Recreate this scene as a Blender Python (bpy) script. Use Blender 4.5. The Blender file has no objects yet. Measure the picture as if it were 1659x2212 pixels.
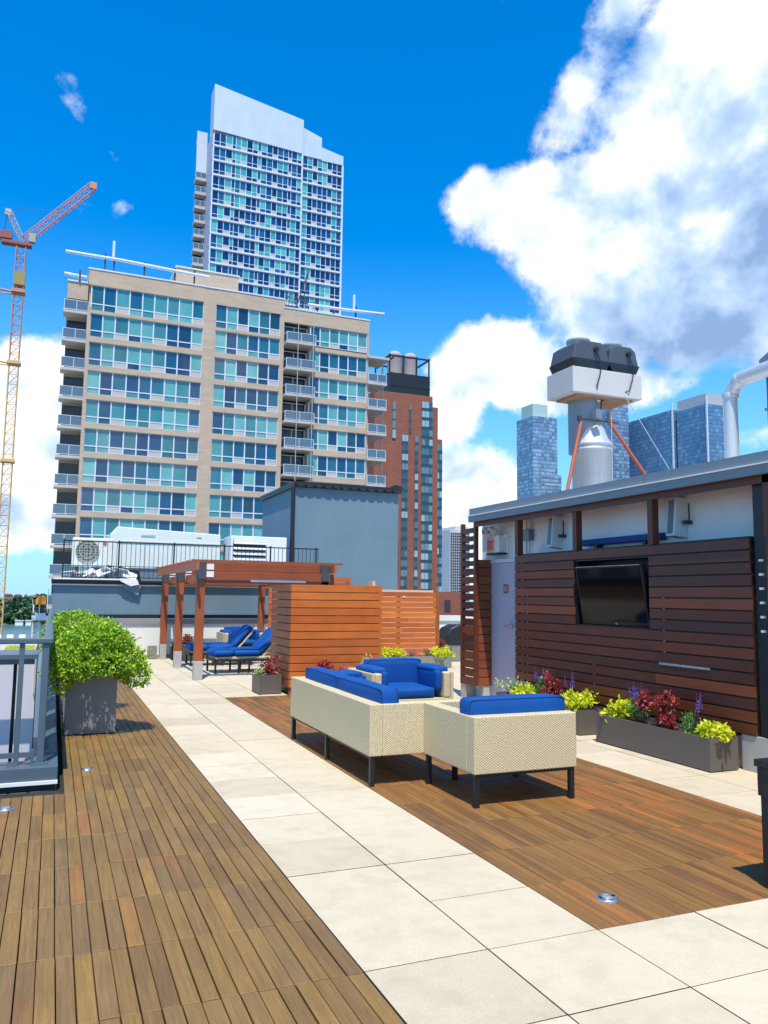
import bpy, math, random
from mathutils import Vector, Matrix
rnd = random.Random(7)
SC = bpy.context.scene
COL = SC.collection
R_ = math.radians
# ------------------------------------------------------------------ mesh builder
class MB:
    def __init__(s): s.v=[]; s.f=[]; s.m=[]; s.sm=[]
    def add(s, vs, fs, mi=0, smooth=False):
        b=len(s.v); s.v+= [tuple(p) for p in vs]
        for f in fs: s.f.append(tuple(b+i for i in f)); s.m.append(mi); s.sm.append(smooth)
        return s
    def box(s,x0,x1,y0,y1,z0,z1,mi=0):
        vs=[(x0,y0,z0),(x1,y0,z0),(x1,y1,z0),(x0,y1,z0),(x0,y0,z1),(x1,y0,z1),(x1,y1,z1),(x0,y1,z1)]
        return s.add(vs,[(0,3,2,1),(4,5,6,7),(0,1,5,4),(1,2,6,5),(2,3,7,6),(3,0,4,7)],mi)
    def rbox(s,c,size,rot=None,mi=0):
        hx,hy,hz=[d/2 for d in size]
        vs=[Vector(p) for p in [(-hx,-hy,-hz),(hx,-hy,-hz),(hx,hy,-hz),(-hx,hy,-hz),(-hx,-hy,hz),(hx,-hy,hz),(hx,hy,hz),(-hx,hy,hz)]]
        if rot is not None: vs=[rot@v for v in vs]
        vs=[v+Vector(c) for v in vs]
        return s.add(vs,[(0,3,2,1),(4,5,6,7),(0,1,5,4),(1,2,6,5),(2,3,7,6),(3,0,4,7)],mi)
    def quad(s,a,b,c,d,mi=0): return s.add([a,b,c,d],[(0,1,2,3)],mi)
    def prism(s,pts,axis,a,b,mi=0):
        # pts: 2-D outline (ccw), extruded along axis 'x','y' or 'z' from a to b
        def P(p,t):
            return {'x':(t,p[0],p[1]),'y':(p[0],t,p[1]),'z':(p[0],p[1],t)}[axis]
        n=len(pts); vs=[P(p,a) for p in pts]+[P(p,b) for p in pts]
        fs=[tuple(range(n)),tuple(range(2*n-1,n-1,-1))]+[(i,i+n,(i+1)%n+n,(i+1)%n) for i in range(n)]
        return s.add(vs,fs,mi)
    def tube(s,p0,p1,r0,r1=None,n=10,mi=0,cap=True,smooth=True):
        r1=r0 if r1 is None else r1
        p0=Vector(p0);p1=Vector(p1);d=(p1-p0)
        if d.length<1e-6: return s
        d.normalize(); a=d.orthogonal().normalized(); b=d.cross(a)
        vs=[];
        for p,r in((p0,r0),(p1,r1)):
            for i in range(n):
                t=2*math.pi*i/n; vs.append(p+(a*math.cos(t)+b*math.sin(t))*r)
        s.add(vs,[(i,(i+1)%n,(i+1)%n+n,i+n) for i in range(n)],mi,smooth)
        if cap: s.add(vs,[tuple(range(n-1,-1,-1)),tuple(range(n,2*n))],mi)
        return s
    def path(s,pts,r,n=6,mi=0):
        for a,b in zip(pts[:-1],pts[1:]): s.tube(a,b,r,n=n,mi=mi)
        return s
    def lathe(s,cx,cy,prof,n=24,mi=0,smooth=True):
        vs=[];k=len(prof)
        for (r,z) in prof:
            for i in range(n):
                t=2*math.pi*i/n; vs.append((cx+r*math.cos(t),cy+r*math.sin(t),z))
        fs=[(j*n+i,j*n+(i+1)%n,(j+1)*n+(i+1)%n,(j+1)*n+i) for j in range(k-1) for i in range(n)]
        s.add(vs,fs,mi,smooth); s.add(vs[-n:],[tuple(range(n))],mi); s.add(vs[:n],[tuple(range(n-1,-1,-1))],mi)
        return s
    def cushion(s,x0,x1,y0,y1,z0,z1,r=.03,puff=.015,n=8,mi=0,rot=None,piv=None):
        c=Vector(((x0+x1)/2,(y0+y1)/2,(z0+z1)/2)); h=Vector(((x1-x0)/2,(y1-y0)/2,(z1-z0)/2)); r=min(r,h.x*.9,h.y*.9,h.z*.9)
        for ax in range(3):
            for sg in(-1,1):
                vs=[];u=(ax+1)%3;w=(ax+2)%3
                for i in range(n+1):
                    for j in range(n+1):
                        a=-1+2*i/n;b=-1+2*j/n
                        a=math.copysign(abs(a)**.75,a); b=math.copysign(abs(b)**.75,b)
                        p=Vector((0,0,0));p[ax]=sg*h[ax];p[u]=a*h[u];p[w]=b*h[w]
                        q=Vector([max(-(h[k]-r),min(h[k]-r,p[k])) for k in range(3)])
                        d=p-q
                        if d.length>1e-9: p=q+d.normalized()*r
                        p[ax]+=sg*puff*(1-a*a)*(1-b*b)
                        p=p+c
                        if rot is not None: p=rot@(p-Vector(piv))+Vector(piv)
                        vs.append(p)
                fs=[]
                for i in range(n):
                    for j in range(n):
                        q4=(i*(n+1)+j,(i+1)*(n+1)+j,(i+1)*(n+1)+j+1,i*(n+1)+j+1)
                        fs.append(q4 if sg>0 else q4[::-1])
                s.add(vs,fs,mi,True)
        return s
    def leaf(s,p,d,up,L,W,mi=0,fold=.25):
        # a folded diamond leaf of two triangles pairs
        side=d.cross(up)
        if side.length<1e-4: side=d.orthogonal()
        side.normalize(); nrm=side.cross(d).normalized()
        a=p; t=p+d*L; m=p+d*L*.45
        l=m+side*W*.5+nrm*W*fold; r=m-side*W*.5+nrm*W*fold
        return s.add([a,l,t,r],[(0,1,2),(0,2,3)],mi)
WL={}
def link(name,mb,mats,parent=None,loc=None,bevel=0,seg=2,smooth=False):
    base=Vector(WL[parent.name]) if parent is not None else (Vector(loc) if loc is not None else Vector((0,0,0)))
    me=bpy.data.meshes.new(name)
    me.from_pydata([(v[0]-base.x,v[1]-base.y,v[2]-base.z) for v in mb.v],[],mb.f)
    if not isinstance(mats,(list,tuple)): mats=[mats]
    for m in mats: me.materials.append(m)
    me.polygons.foreach_set('material_index',mb.m)
    me.polygons.foreach_set('use_smooth',[smooth or q for q in mb.sm])
    me.update()
    o=bpy.data.objects.new(name,me); COL.objects.link(o)
    if parent is not None: o.parent=parent
    else: o.location=base
    WL[o.name]=tuple(base)
    if bevel:
        b=o.modifiers.new('Bevel','BEVEL'); b.width=bevel; b.segments=seg; b.limit_method='ANGLE'; b.angle_limit=R_(50)
        b.harden_normals=False
    return o
def tag(o,label=None,cat=None,group=None,kind=None):
    if label: o['label']=label
    if cat: o['category']=cat
    if group: o['group']=group
    if kind: o['kind']=kind
    return o
def thing(name,label,cat,loc,group=None):
    o=bpy.data.objects.new(name,None); COL.objects.link(o); o.location=loc; o.empty_display_size=.2
    WL[o.name]=tuple(loc); return tag(o,label,cat,group)
def kids(o): return [c for c in list(COL.objects) if c.parent==o]
def dup(o,loc=None,rz=None,label=None,parent=None,group=None):
    c=o.copy(); COL.objects.link(c); WL[c.name]=WL[o.name]
    if parent is not None: c.parent=parent
    for ch in kids(o): dup(ch,parent=c)
    if loc is not None: c.location=loc
    if rz is not None: c.rotation_euler=(0,0,rz)
    if label: c['label']=label
    if group: c['group']=group
    return c
# ------------------------------------------------------------------ materials
class NT:
    def __init__(s,t): s.t=t; s.n=t.nodes; s.l=t.links
    def __call__(s,typ,ins=None,**kw):
        n=s.n.new(typ)
        for k,v in kw.items(): setattr(n,k,v)
        for k,v in (ins or {}).items():
            if isinstance(v,bpy.types.NodeSocket): s.l.new(v,n.inputs[k])
            else: n.inputs[k].default_value=v
        return n
    def math(s,op,a,b=None,c=None,clamp=False):
        n=s.n.new('ShaderNodeMath'); n.operation=op; n.use_clamp=clamp
        for i,v in enumerate((a,b,c)):
            if v is None: continue
            if isinstance(v,bpy.types.NodeSocket): s.l.new(v,n.inputs[i])
            else: n.inputs[i].default_value=v
        return n.outputs[0]
    def mix(s,f,a,b,mode='MIX'):
        n=s.n.new('ShaderNodeMix'); n.data_type='RGBA'; n.blend_type=mode
        for k,v in ((0,f),(6,a),(7,b)):
            if isinstance(v,bpy.types.NodeSocket): s.l.new(v,n.inputs[k])
            else: n.inputs[k].default_value=(tuple(v)+(1,) if k and len(v)==3 else v)
        return n.outputs[2]
    def ramp(s,f,stops,interp='LINEAR'):
        n=s.n.new('ShaderNodeValToRGB'); n.color_ramp.interpolation=interp
        e=n.color_ramp.elements
        while len(e)<len(stops): e.new(.5)
        for i,(p,c) in enumerate(stops):
            e[i].position=p; e[i].color=(tuple(c)+(1,)) if len(c)==3 else c
        s.l.new(f,n.inputs[0]); return n.outputs[0]
def newmat(name):
    m=bpy.data.materials.new(name); m.use_nodes=True; t=NT(m.node_tree)
    b=t.n['Principled BSDF']; return m,t,b
def setc(t,b,sock,name='Base Color'): t.l.new(sock,b.inputs[name])
def coords(t,scale=(1,1,1),kind='Object'):
    tc=t('ShaderNodeTexCoord'); mp=t('ShaderNodeMapping',{0:tc.outputs[kind],'Scale':scale}); return mp.outputs[0]
def noise(t,vec,scale,detail=4,rough=.5,dist=0):
    return t('ShaderNodeTexNoise',{'Vector':vec,'Scale':scale,'Detail':detail,'Roughness':rough,'Distortion':dist}).outputs[0]
def bump(t,b,h,strength=.3,dist=.01):
    n=t('ShaderNodeBump',{'Strength':strength,'Distance':dist,'Height':h}); t.l.new(n.outputs[0],b.inputs['Normal'])
def plain(name,c,rough=.6,metal=0,var=.12,sc=3,bmp=0,bs=60,spec=.5,coat=0,streak=None):
    m,t,b=newmat(name); v=coords(t,streak or (1,1,1))
    n1=noise(t,v,sc,5,.6); n2=noise(t,v,sc*9,3,.6)
    k=t.math('ADD',t.math('MULTIPLY',n1,.7),t.math('MULTIPLY',n2,.3))
    k=t.math('MULTIPLY_ADD',k,2*var,1-var)
    col=t.mix(1.0,c,t('ShaderNodeCombineColor',{0:k,1:k,2:k}).outputs[0],'MULTIPLY')
    setc(t,b,col); b.inputs['Metallic'].default_value=metal
    rr=t.math('MULTIPLY_ADD',n2,.25,rough-.12); t.l.new(rr,b.inputs['Roughness'])
    b.inputs['Specular IOR Level'].default_value=spec
    if coat: b.inputs['Coat Weight'].default_value=coat; b.inputs['Coat Roughness'].default_value=.15
    if bmp: bump(t,b,noise(t,v,bs,4,.6),bmp,.01)
    return m
def wood(name,stops,axis='y',rough=.5,grain=1.0,patch=None,interp='LINEAR',reed=None,coat=0):
    # per board colour from "random per island", long grain along one axis
    m,t,b=newmat(name)
    sc={'x':(1.6,42,42),'y':(42,1.6,42),'z':(42,42,1.6)}[axis]
    isl=t('ShaderNodeNewGeometry').outputs['Random Per Island']
    tc=t('ShaderNodeTexCoord').outputs['Object']
    off=t('ShaderNodeCombineXYZ',{0:t.math('MULTIPLY',isl,37.),1:t.math('MULTIPLY',isl,91.),2:t.math('MULTIPLY',isl,53.)}).outputs[0]
    vv=t('ShaderNodeVectorMath',{0:tc,1:off},operation='ADD').outputs[0]
    mp=t('ShaderNodeMapping',{0:vv,'Scale':sc}).outputs[0]
    g=noise(t,mp,1.6,6,.7,.5); g2=noise(t,mp,6,3,.6); fs=noise(t,vv,140,2,.6)
    base=t.ramp(isl,stops,interp)
    if patch:
        pn=noise(t,tc,patch[0],3,.55); isl2=t.math('FRACT',t.math('MULTIPLY',isl,17.31))
        pf=t.math('MULTIPLY_ADD',t.math('ADD',pn,t.math('MULTIPLY',isl2,patch[3])),patch[1],patch[2],clamp=True)
        base=t.mix(pf,base,patch[4])
    k=t.math('MULTIPLY_ADD',g,1.3*grain,1-.66*grain); k=t.math('MULTIPLY',k,t.math('MULTIPLY_ADD',g2,.4*grain,1-.2*grain)); k=t.math('MULTIPLY',k,t.math('MULTIPLY_ADD',fs,.5,.75))
    blot=noise(t,vv,2.3,3,.5); k=t.math('MULTIPLY',k,t.math('MULTIPLY_ADD',blot,.5,.75))
    col=t.mix(1.0,base,t('ShaderNodeCombineColor',{0:k,1:k,2:k}).outputs[0],'MULTIPLY')
    setc(t,b,col); t.l.new(t.math('MULTIPLY_ADD',g,.3,rough-.15),b.inputs['Roughness'])
    if coat: b.inputs['Coat Weight'].default_value=coat; b.inputs['Coat Roughness'].default_value=.25
    h=t.math('ADD',g,t.math('MULTIPLY',g2,.4))
    if reed:
        w=t('ShaderNodeTexWave',{'Vector':tc,'Scale':reed},wave_type='BANDS',bands_direction='X').outputs['Fac']
        h=t.math('ADD',h,t.math('MULTIPLY',w,1.2))
    bump(t,b,h,.35,.004)
    return m
def islandmat(name,stops,rough=.1,metal=0,interp='CONSTANT',spec=.5,var=.1,trans=None,emis=None,wav=0):
    m,t,b=newmat(name)
    isl=t.math('FRACT',t.math('ADD',t('ShaderNodeNewGeometry').outputs['Random Per Island'],t('ShaderNodeObjectInfo').outputs['Random']))
    col=t.ramp(isl,stops,interp)
    n=noise(t,coords(t),.7,3,.5); k=t.math('MULTIPLY_ADD',n,2*var,1-var)
    col=t.mix(1.0,col,t('ShaderNodeCombineColor',{0:k,1:k,2:k}).outputs[0],'MULTIPLY')
    setc(t,b,col); b.inputs['Roughness'].default_value=rough; b.inputs['Metallic'].default_value=metal
    b.inputs['Specular IOR Level'].default_value=.5; b.inputs['IOR'].default_value=1.62
    if wav: bump(t,b,noise(t,coords(t),wav,2,.4),.08,.3)
    return m
def leafmat(name,stops,rough=.45,sss=.0,tl=.35):
    m,t,b=newmat(name)
    isl=t('ShaderNodeNewGeometry').outputs['Random Per Island']
    col=t.ramp(isl,stops)
    setc(t,b,col); b.inputs['Roughness'].default_value=rough; b.inputs['Specular IOR Level'].default_value=.35
    tr=t('ShaderNodeBsdfTranslucent',{0:col}); mx=t('ShaderNodeMixShader',{0:tl,1:b.outputs[0],2:tr.outputs[0]})
    t.l.new(mx.outputs[0],t.n['Material Output'].inputs[0]); return m
# ------------------------------------------------------------------ camera
cam=bpy.data.cameras.new('camera'); cam.sensor_fit='HORIZONTAL'; cam.sensor_width=36; cam.lens=1705/1659*36
cam.clip_start=.05; cam.clip_end=6000
co=bpy.data.objects.new('camera',cam); COL.objects.link(co); SC.camera=co
RM=Matrix(((0.9227117, -0.05197, -0.3819715), (-0.3852933, -0.0926212, -0.9181342), (0.0123368, 0.9943442, -0.1054863)))
M4=RM.to_4x4(); M4.translation=Vector((0,0,1.6)); co.matrix_world=M4
# ------------------------------------------------------------------ sun and sky
SD=Vector((-.15,-.42,1)).normalized()
sun=bpy.data.lights.new('sun','SUN'); sun.energy=4.6; sun.angle=R_(.55); sun.color=(1,.93,.81)
so=bpy.data.objects.new('sun',sun); COL.objects.link(so); so.rotation_euler=SD.to_track_quat('Z','Y').to_euler(); so.location=(-8,-20,50)
W=bpy.data.worlds.new('World'); SC.world=W; W.use_nodes=True; t=NT(W.node_tree)
for n in list(t.n): t.n.remove(n)
sky=t('ShaderNodeTexSky'); sky.sky_type='NISHITA'; sky.sun_disc=False; sky.sun_elevation=math.asin(SD.z); sky.sun_rotation=math.atan2(SD.x,SD.y)
sky.altitude=0; sky.air_density=1.0; sky.dust_density=.3; sky.ozone_density=3.0
D=t('ShaderNodeTexCoord').outputs['Generated']
Dn=t('ShaderNodeVectorMath',{0:D},operation='NORMALIZE').outputs[0]
sx=t('ShaderNodeSeparateXYZ',{0:Dn}); X,Y,Z=sx.outputs
az=t.math('ARCTAN2',X,Y); el=t.math('ARCSINE',Z)
# cloud field: ellipses (azimuth, elevation, semi axes, tilt, weight) + fractal noise
blobs=[(.90,.585,.26,.115,.45,1.0),(.73,.475,.17,.075,.35,1.0),(.575,.475,.095,.042,.25,.9),(.83,.42,.20,.11,.1,1.0),(.80,.345,.19,.075,-.1,1.0),(.66,.42,.10,.07,-.5,.9),
 (.645,.59,.11,.036,.95,.58),(.70,.655,.09,.045,.7,.6),(.61,.35,.05,.04,-.8,.5),
 (.54,.285,.085,.055,.1,1.0),(.61,.265,.09,.045,0,.9),(.475,.225,.04,.05,-.5,.8),(.70,.255,.10,.03,0,.7),(.49,.10,.10,.075,0,.95),(.555,.125,.05,.04,0,.8),(.46,.15,.05,.05,0,.7),
 (-.035,.225,.06,.055,0,.95),(-.05,.115,.12,.07,.1,.95),(.06,.17,.07,.10,0,.7),(.85,.19,.14,.018,.1,.5),
 (.0,.535,.035,.020,-.8,.43),(.032,.43,.034,.016,.3,.45),(.075,.435,.030,.016,.6,.44),(.055,.50,.03,.014,-.6,.38),(-.01,.56,.02,.012,.2,.42),(.41,.255,.03,.02,0,.5),(.56,.70,.03,.02,.6,.42)]
wn=t('ShaderNodeTexNoise',{'Vector':Dn,'Scale':5.0,'Detail':3,'Roughness':.55})
wx=t('ShaderNodeSeparateColor',{0:wn.outputs['Color']})
azw=t.math('ADD',az,t.math('MULTIPLY_ADD',wx.outputs[0],.10,-.05)); elw=t.math('ADD',el,t.math('MULTIPLY_ADD',wx.outputs[1],.08,-.04))
F=None
for (a,e,ra,re,tl,wt) in blobs:
    dx=t.math('SUBTRACT',azw,a); dy=t.math('SUBTRACT',elw,e); c,s=math.cos(tl),math.sin(tl)
    p=t.math('ADD',t.math('MULTIPLY',dx,c/ra),t.math('MULTIPLY',dy,s/ra)); q=t.math('ADD',t.math('MULTIPLY',dx,-s/re),t.math('MULTIPLY',dy,c/re))
    r2=t.math('ADD',t.math('MULTIPLY',p,p),t.math('MULTIPLY',q,q))
    v=t.math('MULTIPLY',t.math('MAXIMUM',t.math('MULTIPLY_ADD',r2,-.42,1.0),0),wt)
    F=v if F is None else t.math('SMOOTH_MAX',F,v,.12)
# the rest of the sky (behind the viewer, reflected in the glass) gets drifting cumulus of its own
g=t('ShaderNodeTexNoise',{'Vector':Dn,'Scale':3.2,'Detail':5,'Roughness':.55}).outputs[0]
away=t.math('MULTIPLY_ADD',t.math('COSINE',t.math('SUBTRACT',az,.42)),-2.2,1.35,clamp=True)
Fb=t.math('MULTIPLY',t.math('MULTIPLY_ADD',g,3.6,-1.75),away)
F=t.math('MAXIMUM',F,Fb)
n1=t('ShaderNodeTexNoise',{'Vector':Dn,'Scale':11.,'Detail':10,'Roughness':.66,'Distortion':.15}).outputs[0]
n2=t('ShaderNodeTexNoise',{'Vector':Dn,'Scale':42.,'Detail':5,'Roughness':.6}).outputs[0]
nn=t.math('ADD',t.math('MULTIPLY',n1,.8),t.math('MULTIPLY',n2,.2))
dens=t.math('ADD',t.math('MULTIPLY',F,1.3),t.math('MULTIPLY_ADD',nn,1.5,-1.06))
cov=t('ShaderNodeMapRange',{'Value':dens,'From Min':.14,'From Max':.52,'To Min':0,'To Max':1},interpolation_type='SMOOTHSTEP').outputs[0]
# shading of the clouds: thick, low parts are bluish grey, upper rims white
dark=None
for (a,e,ra,re,tl,wt) in [(.93,.40,.20,.14,.5,1.15),(.84,.33,.20,.10,.15,1.1),(.72,.32,.11,.05,-.3,.75),(.58,.43,.07,.03,.2,.35),(.50,.245,.09,.022,0,.45),(.62,.245,.10,.02,0,.5),(.68,.62,.09,.05,.8,.55),(-.03,.08,.15,.022,0,.8),(-.03,.165,.09,.012,.2,.4),(.50,.16,.04,.02,0,.35),(.66,.45,.06,.03,0,.3)]:
    dx=t.math('SUBTRACT',azw,a); dy=t.math('SUBTRACT',elw,e); c,s=math.cos(tl),math.sin(tl)
    p=t.math('ADD',t.math('MULTIPLY',dx,c/ra),t.math('MULTIPLY',dy,s/ra)); q=t.math('ADD',t.math('MULTIPLY',dx,-s/re),t.math('MULTIPLY',dy,c/re))
    v=t.math('MULTIPLY',t.math('MAXIMUM',t.math('MULTIPLY_ADD',t.math('ADD',t.math('MULTIPLY',p,p),t.math('MULTIPLY',q,q)),-.5,1.0),0),wt)
    dark=v if dark is None else t.math('MAXIMUM',dark,v)
dv=t('ShaderNodeVectorMath',{0:Dn,1:tuple(SD*.045)},operation='ADD').outputs[0]
n3=t('ShaderNodeTexNoise',{'Vector':dv,'Scale':11.,'Detail':4,'Roughness':.55,'Distortion':.3}).outputs[0]
n4=t('ShaderNodeTexNoise',{'Vector':Dn,'Scale':11.,'Detail':4,'Roughness':.55,'Distortion':.3}).outputs[0]
rel=t.math('MULTIPLY',t.math('SUBTRACT',n4,n3),1.7)
lo=t('ShaderNodeTexNoise',{'Vector':Dn,'Scale':4.5,'Detail':5,'Roughness':.6}).outputs[0]
lit=t.math('ADD',t.math('ADD',t.math('MULTIPLY_ADD',dark,-.68,.84),t.math('MULTIPLY_ADD',lo,1.1,-.5)),rel,clamp=True)
ccol=t.ramp(lit,[(0,(.24,.38,.64)),(.42,(.50,.66,.92)),(.85,(1.0,1.02,1.03))])
hs=t('ShaderNodeHueSaturation',{'Saturation':1.48,'Value':1.0,'Color':sky.outputs[0]}).outputs[0]
hs=t.mix(1.0,hs,(.80,1.02,1.08),'MULTIPLY')
skyS=.19
sk=t('ShaderNodeVectorMath',{0:hs,'Scale':skyS},operation='SCALE').outputs[0]
hz=t('ShaderNodeMapRange',{'Value':el,'From Min':.0,'From Max':.45,'To Min':.8,'To Max':0},interpolation_type='SMOOTHSTEP').outputs[0]
sk=t.mix(hz,sk,(.26,.60,.95))
fin=t.mix(cov,sk,ccol)
bg=t('ShaderNodeBackground',{0:fin,1:1.0}); wo=t('ShaderNodeOutputWorld',{0:bg.outputs[0]})
SC.view_settings.view_transform='Standard'; SC.view_settings.look='None'; SC.view_settings.gamma=1; SC.view_settings.exposure=.30
SC.view_settings.use_curve_mapping=False
SC.cycles.max_bounces=6; SC.cycles.diffuse_bounces=3; SC.cycles.glossy_bounces=3; SC.cycles.transmission_bounces=4; SC.cycles.transparent_max_bounces=8
# ------------------------------------------------------------------ shared materials
M={}
M['deck']=wood('weathered_deck_wood',[(0,(.165,.092,.028)),(.3,(.20,.115,.031)),(.55,(.225,.130,.033)),(.75,(.175,.105,.038)),(.97,(.245,.138,.032)),(1,(.26,.115,.030))],'y',.6,.9,patch=(.55,4.5,-3.55,.28,(.25,.095,.028,1)))
M['deck2']=wood('weathered_reeded_deck_wood',[(0,(.15,.073,.024)),(.45,(.215,.105,.026)),(.85,(.24,.12,.03)),(.95,(.30,.13,.03)),(1,(.38,.13,.025))],'y',.6,.75,patch=(.8,4.2,-2.95,.25,(.38,.115,.022,1)),reed=52)
M['slat']=wood('orange_stained_slats',[(0,(.40,.09,.018)),(.3,(.52,.13,.02)),(.6,(.62,.175,.025)),(.8,(.42,.10,.022)),(1,(.56,.15,.024))],'x',.5,.6)
M['slaty']=wood('shade_darkened_stained_slats',[(0,(.045,.012,.007)),(.35,(.08,.019,.008)),(.6,(.125,.029,.009)),(.8,(.055,.015,.010)),(1,(.21,.050,.011))],'y',.45,.8)  # wood colour darkened to carry the shade on the pavilion wall
M['postw']=wood('stained_timber',[(0,(.30,.07,.022)),(1,(.40,.10,.026))],'z',.5,.5)
M['beamx']=wood('stained_beam_timber',[(0,(.24,.06,.022)),(1,(.36,.09,.026))],'x',.5,.6)
M['beamy']=wood('stained_rafter_timber',[(0,(.36,.09,.03)),(1,(.5,.14,.04))],'y',.5,.6)
M['conc']=plain('concrete',(.42,.40,.37),.85,var=.25,sc=4,bmp=.25,bs=90)
M['greymetal']=plain('slate_grey_painted_metal',(.075,.115,.15),.4,.0,var=.15,sc=5,spec=.6)
M['cap']=plain('grey_roof_edge_metal',(.20,.23,.26),.45,.3,var=.12,sc=2,spec=.6)
M['white']=plain('white_paint',(.8,.8,.78),.5,var=.06)
M['offwhite']=plain('cream_unit_paint',(.72,.74,.66),.55,var=.12,sc=2)
M['black']=plain('black_metal',(.012,.013,.016),.45,.0,var=.3)
M['darkgrey']=plain('charcoal_metal',(.05,.05,.055),.5,.2,var=.25)
M['galv']=plain('galvanised_steel',(.50,.55,.57),.5,.35,var=.25,sc=6,streak=(3,3,.5))
M['soil']=plain('potting_soil',(.03,.02,.013),.95,var=.4,sc=40,bmp=.8)
M['planter']=plain('brown_grey_planter_finish',(.125,.105,.088),.5,.1,var=.15,sc=3)
M['planter2']=plain('grey_planter_finish',(.22,.22,.20),.6,0,var=.15,sc=4,bmp=.1)
M['bluegrey']=plain('blue_grey_stucco_paint',(.140,.220,.270),.75,var=.3,sc=.9,bmp=.25,bs=35)
M['stucco']=plain('pale_stucco',(.92,.84,.79),.9,var=.06,sc=2,bmp=.5,bs=70)
M['stuccow']=plain('cream_parapet_paint',(.78,.76,.68),.8,var=.10,sc=1.5,bmp=.15,streak=(1,1,.4))
M['blue']=plain('royal_blue_cushion_fabric',(.002,.07,.29),.7,var=.14,sc=5,bmp=.25,bs=400,spec=.25)
M['piping']=plain('dark_blue_piping',(.002,.04,.17),.7,var=.1)
def piping(q,x0,x1,y,z0,z1,r=.02):
    pts=[]
    for cx_,cz_,a0 in ((x1-r,z1-r,0),(x0+r,z1-r,90),(x0+r,z0+r,180),(x1-r,z0+r,270)):
        for k in range(4): a=R_(a0+k*30); pts.append((cx_+r*math.cos(a),y,cz_+r*math.sin(a)))
    q.path(pts+[pts[0]],.0055,n=5,mi=1)
def wicker():
    m,t,b=newmat('woven_resin_wicker'); tc=t('ShaderNodeTexCoord').outputs['Object']
    s=t('ShaderNodeSeparateXYZ',{0:tc}); jit=noise(t,tc,14,2,.5)
    u=t.math('ADD',t.math('ADD',s.outputs[0],s.outputs[1]),t.math('MULTIPLY',jit,.012)); z=t.math('ADD',s.outputs[2],t.math('MULTIPLY',jit,.010))
    k=2*math.pi/.03
    a=t.math('SINE',t.math('MULTIPLY',u,k)); c=t.math('SINE',t.math('MULTIPLY',z,k*1.6)); h=t.math('MULTIPLY',a,c)
    sp=noise(t,tc,85,3,.7); hh=t.math('ADD',t.math('MULTIPLY_ADD',h,.33,.5),t.math('MULTIPLY_ADD',sp,.9,-.45),clamp=True)
    col=t.ramp(hh,[(0,(.13,.09,.04)),(.35,(.44,.35,.19)),(.62,(.72,.61,.38)),(1,(.86,.76,.51))])
    setc(t,b,col); b.inputs['Roughness'].default_value=.6; bump(t,b,hh,.5,.004); return m
M['wicker']=wicker()
def brickmat(name,c1,c2,mort,w=.25,h=.08,rough=.85,var=.2):
    m,t,b=newmat(name); tc=t('ShaderNodeTexCoord').outputs['Object']; s=t('ShaderNodeSeparateXYZ',{0:tc})
    u=t.math('ADD',s.outputs[0],s.outputs[1]); v=t('ShaderNodeCombineXYZ',{0:u,1:s.outputs[2]}).outputs[0]
    br=t('ShaderNodeTexBrick',{'Vector':v,'Color1':c1+(1,),'Color2':c2+(1,),'Mortar':mort+(1,),'Scale':1.0,'Mortar Size':.012,'Brick Width':w,'Row Height':h})
    n=noise(t,tc,.35,4,.6); k=t.math('MULTIPLY_ADD',n,2*var,1-var)
    setc(t,b,t.mix(1.0,br.outputs[0],t('ShaderNodeCombineColor',{0:k,1:k,2:k}).outputs[0],'MULTIPLY')); b.inputs['Roughness'].default_value=rough; return m
# ------------------------------------------------------------------ far ground, river
GZ=-45.
g=MB(); g.quad((-3000,-400,GZ),(3000,-400,GZ),(3000,3000,GZ),(-3000,3000,GZ))
tag(link('ground',g,plain('city_ground',(.16,.16,.15),.9,var=.3,sc=.02)),kind='structure')
def water():
    m,t,b=newmat('river_water'); v=coords(t,(1,3,1)); n=noise(t,v,.06,6,.6); n2=noise(t,coords(t,(1,1,1)),.004,3,.5)
    setc(t,b,t.mix(n2,(.05,.115,.14,1),(.085,.165,.19,1))); b.inputs['Roughness'].default_value=.35; b.inputs['Specular IOR Level'].default_value=.3; bump(t,b,n,.5,1.0); return m
g=MB(); g.quad((-3000,262,GZ+.3),(3000,262,GZ+.3),(3000,1200,GZ+.3),(-3000,1200,GZ+.3)); tag(link('water',g,water()),kind='structure')
# far shore: a wooded bluff with houses on top
def hillh(x,y): return (GZ+.6)+ 34*max(0,min(1,(y-1195)/70))**.8*(.86+.10*math.sin(x*.013)+.05*math.sin(x*.047+2))
g=MB(); nx,ny=120,12; xs=[-900+i*1500/nx for i in range(nx+1)]; ys=[1195+j*32 for j in range(ny+1)]
g.add([(x,y,hillh(x,y)) for y in ys for x in xs],[(j*(nx+1)+i,j*(nx+1)+i+1,(j+1)*(nx+1)+i+1,(j+1)*(nx+1)+i) for j in range(ny) for i in range(nx)],smooth=True)
tag(link('hill',g,plain('far_shore_grass',(.07,.12,.06),.95,var=.4,sc=.03)),kind='structure')
farleaf=leafmat('far_bluff_foliage',[(0,(.03,.075,.04)),(.5,(.05,.12,.055)),(1,(.08,.16,.06))],tl=.1)
g=MB()
for i in range(2600):
    x=rnd.uniform(-330,120); y=rnd.uniform(1200,1275); z=hillh(x,y); r=rnd.uniform(3,6.5)
    if rnd.random()<.12 and y<1215: continue
    for k in range(7):
        d=Vector((rnd.gauss(0,1),rnd.gauss(0,1),abs(rnd.gauss(0,1)))).normalized()
        p=Vector((x,y,z+r*.6))+d*r*.6; g.leaf(p,Vector((rnd.gauss(0,1),rnd.gauss(0,1),rnd.gauss(0,.6))).normalized(),d,r*1.3,r*1.1)
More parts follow.
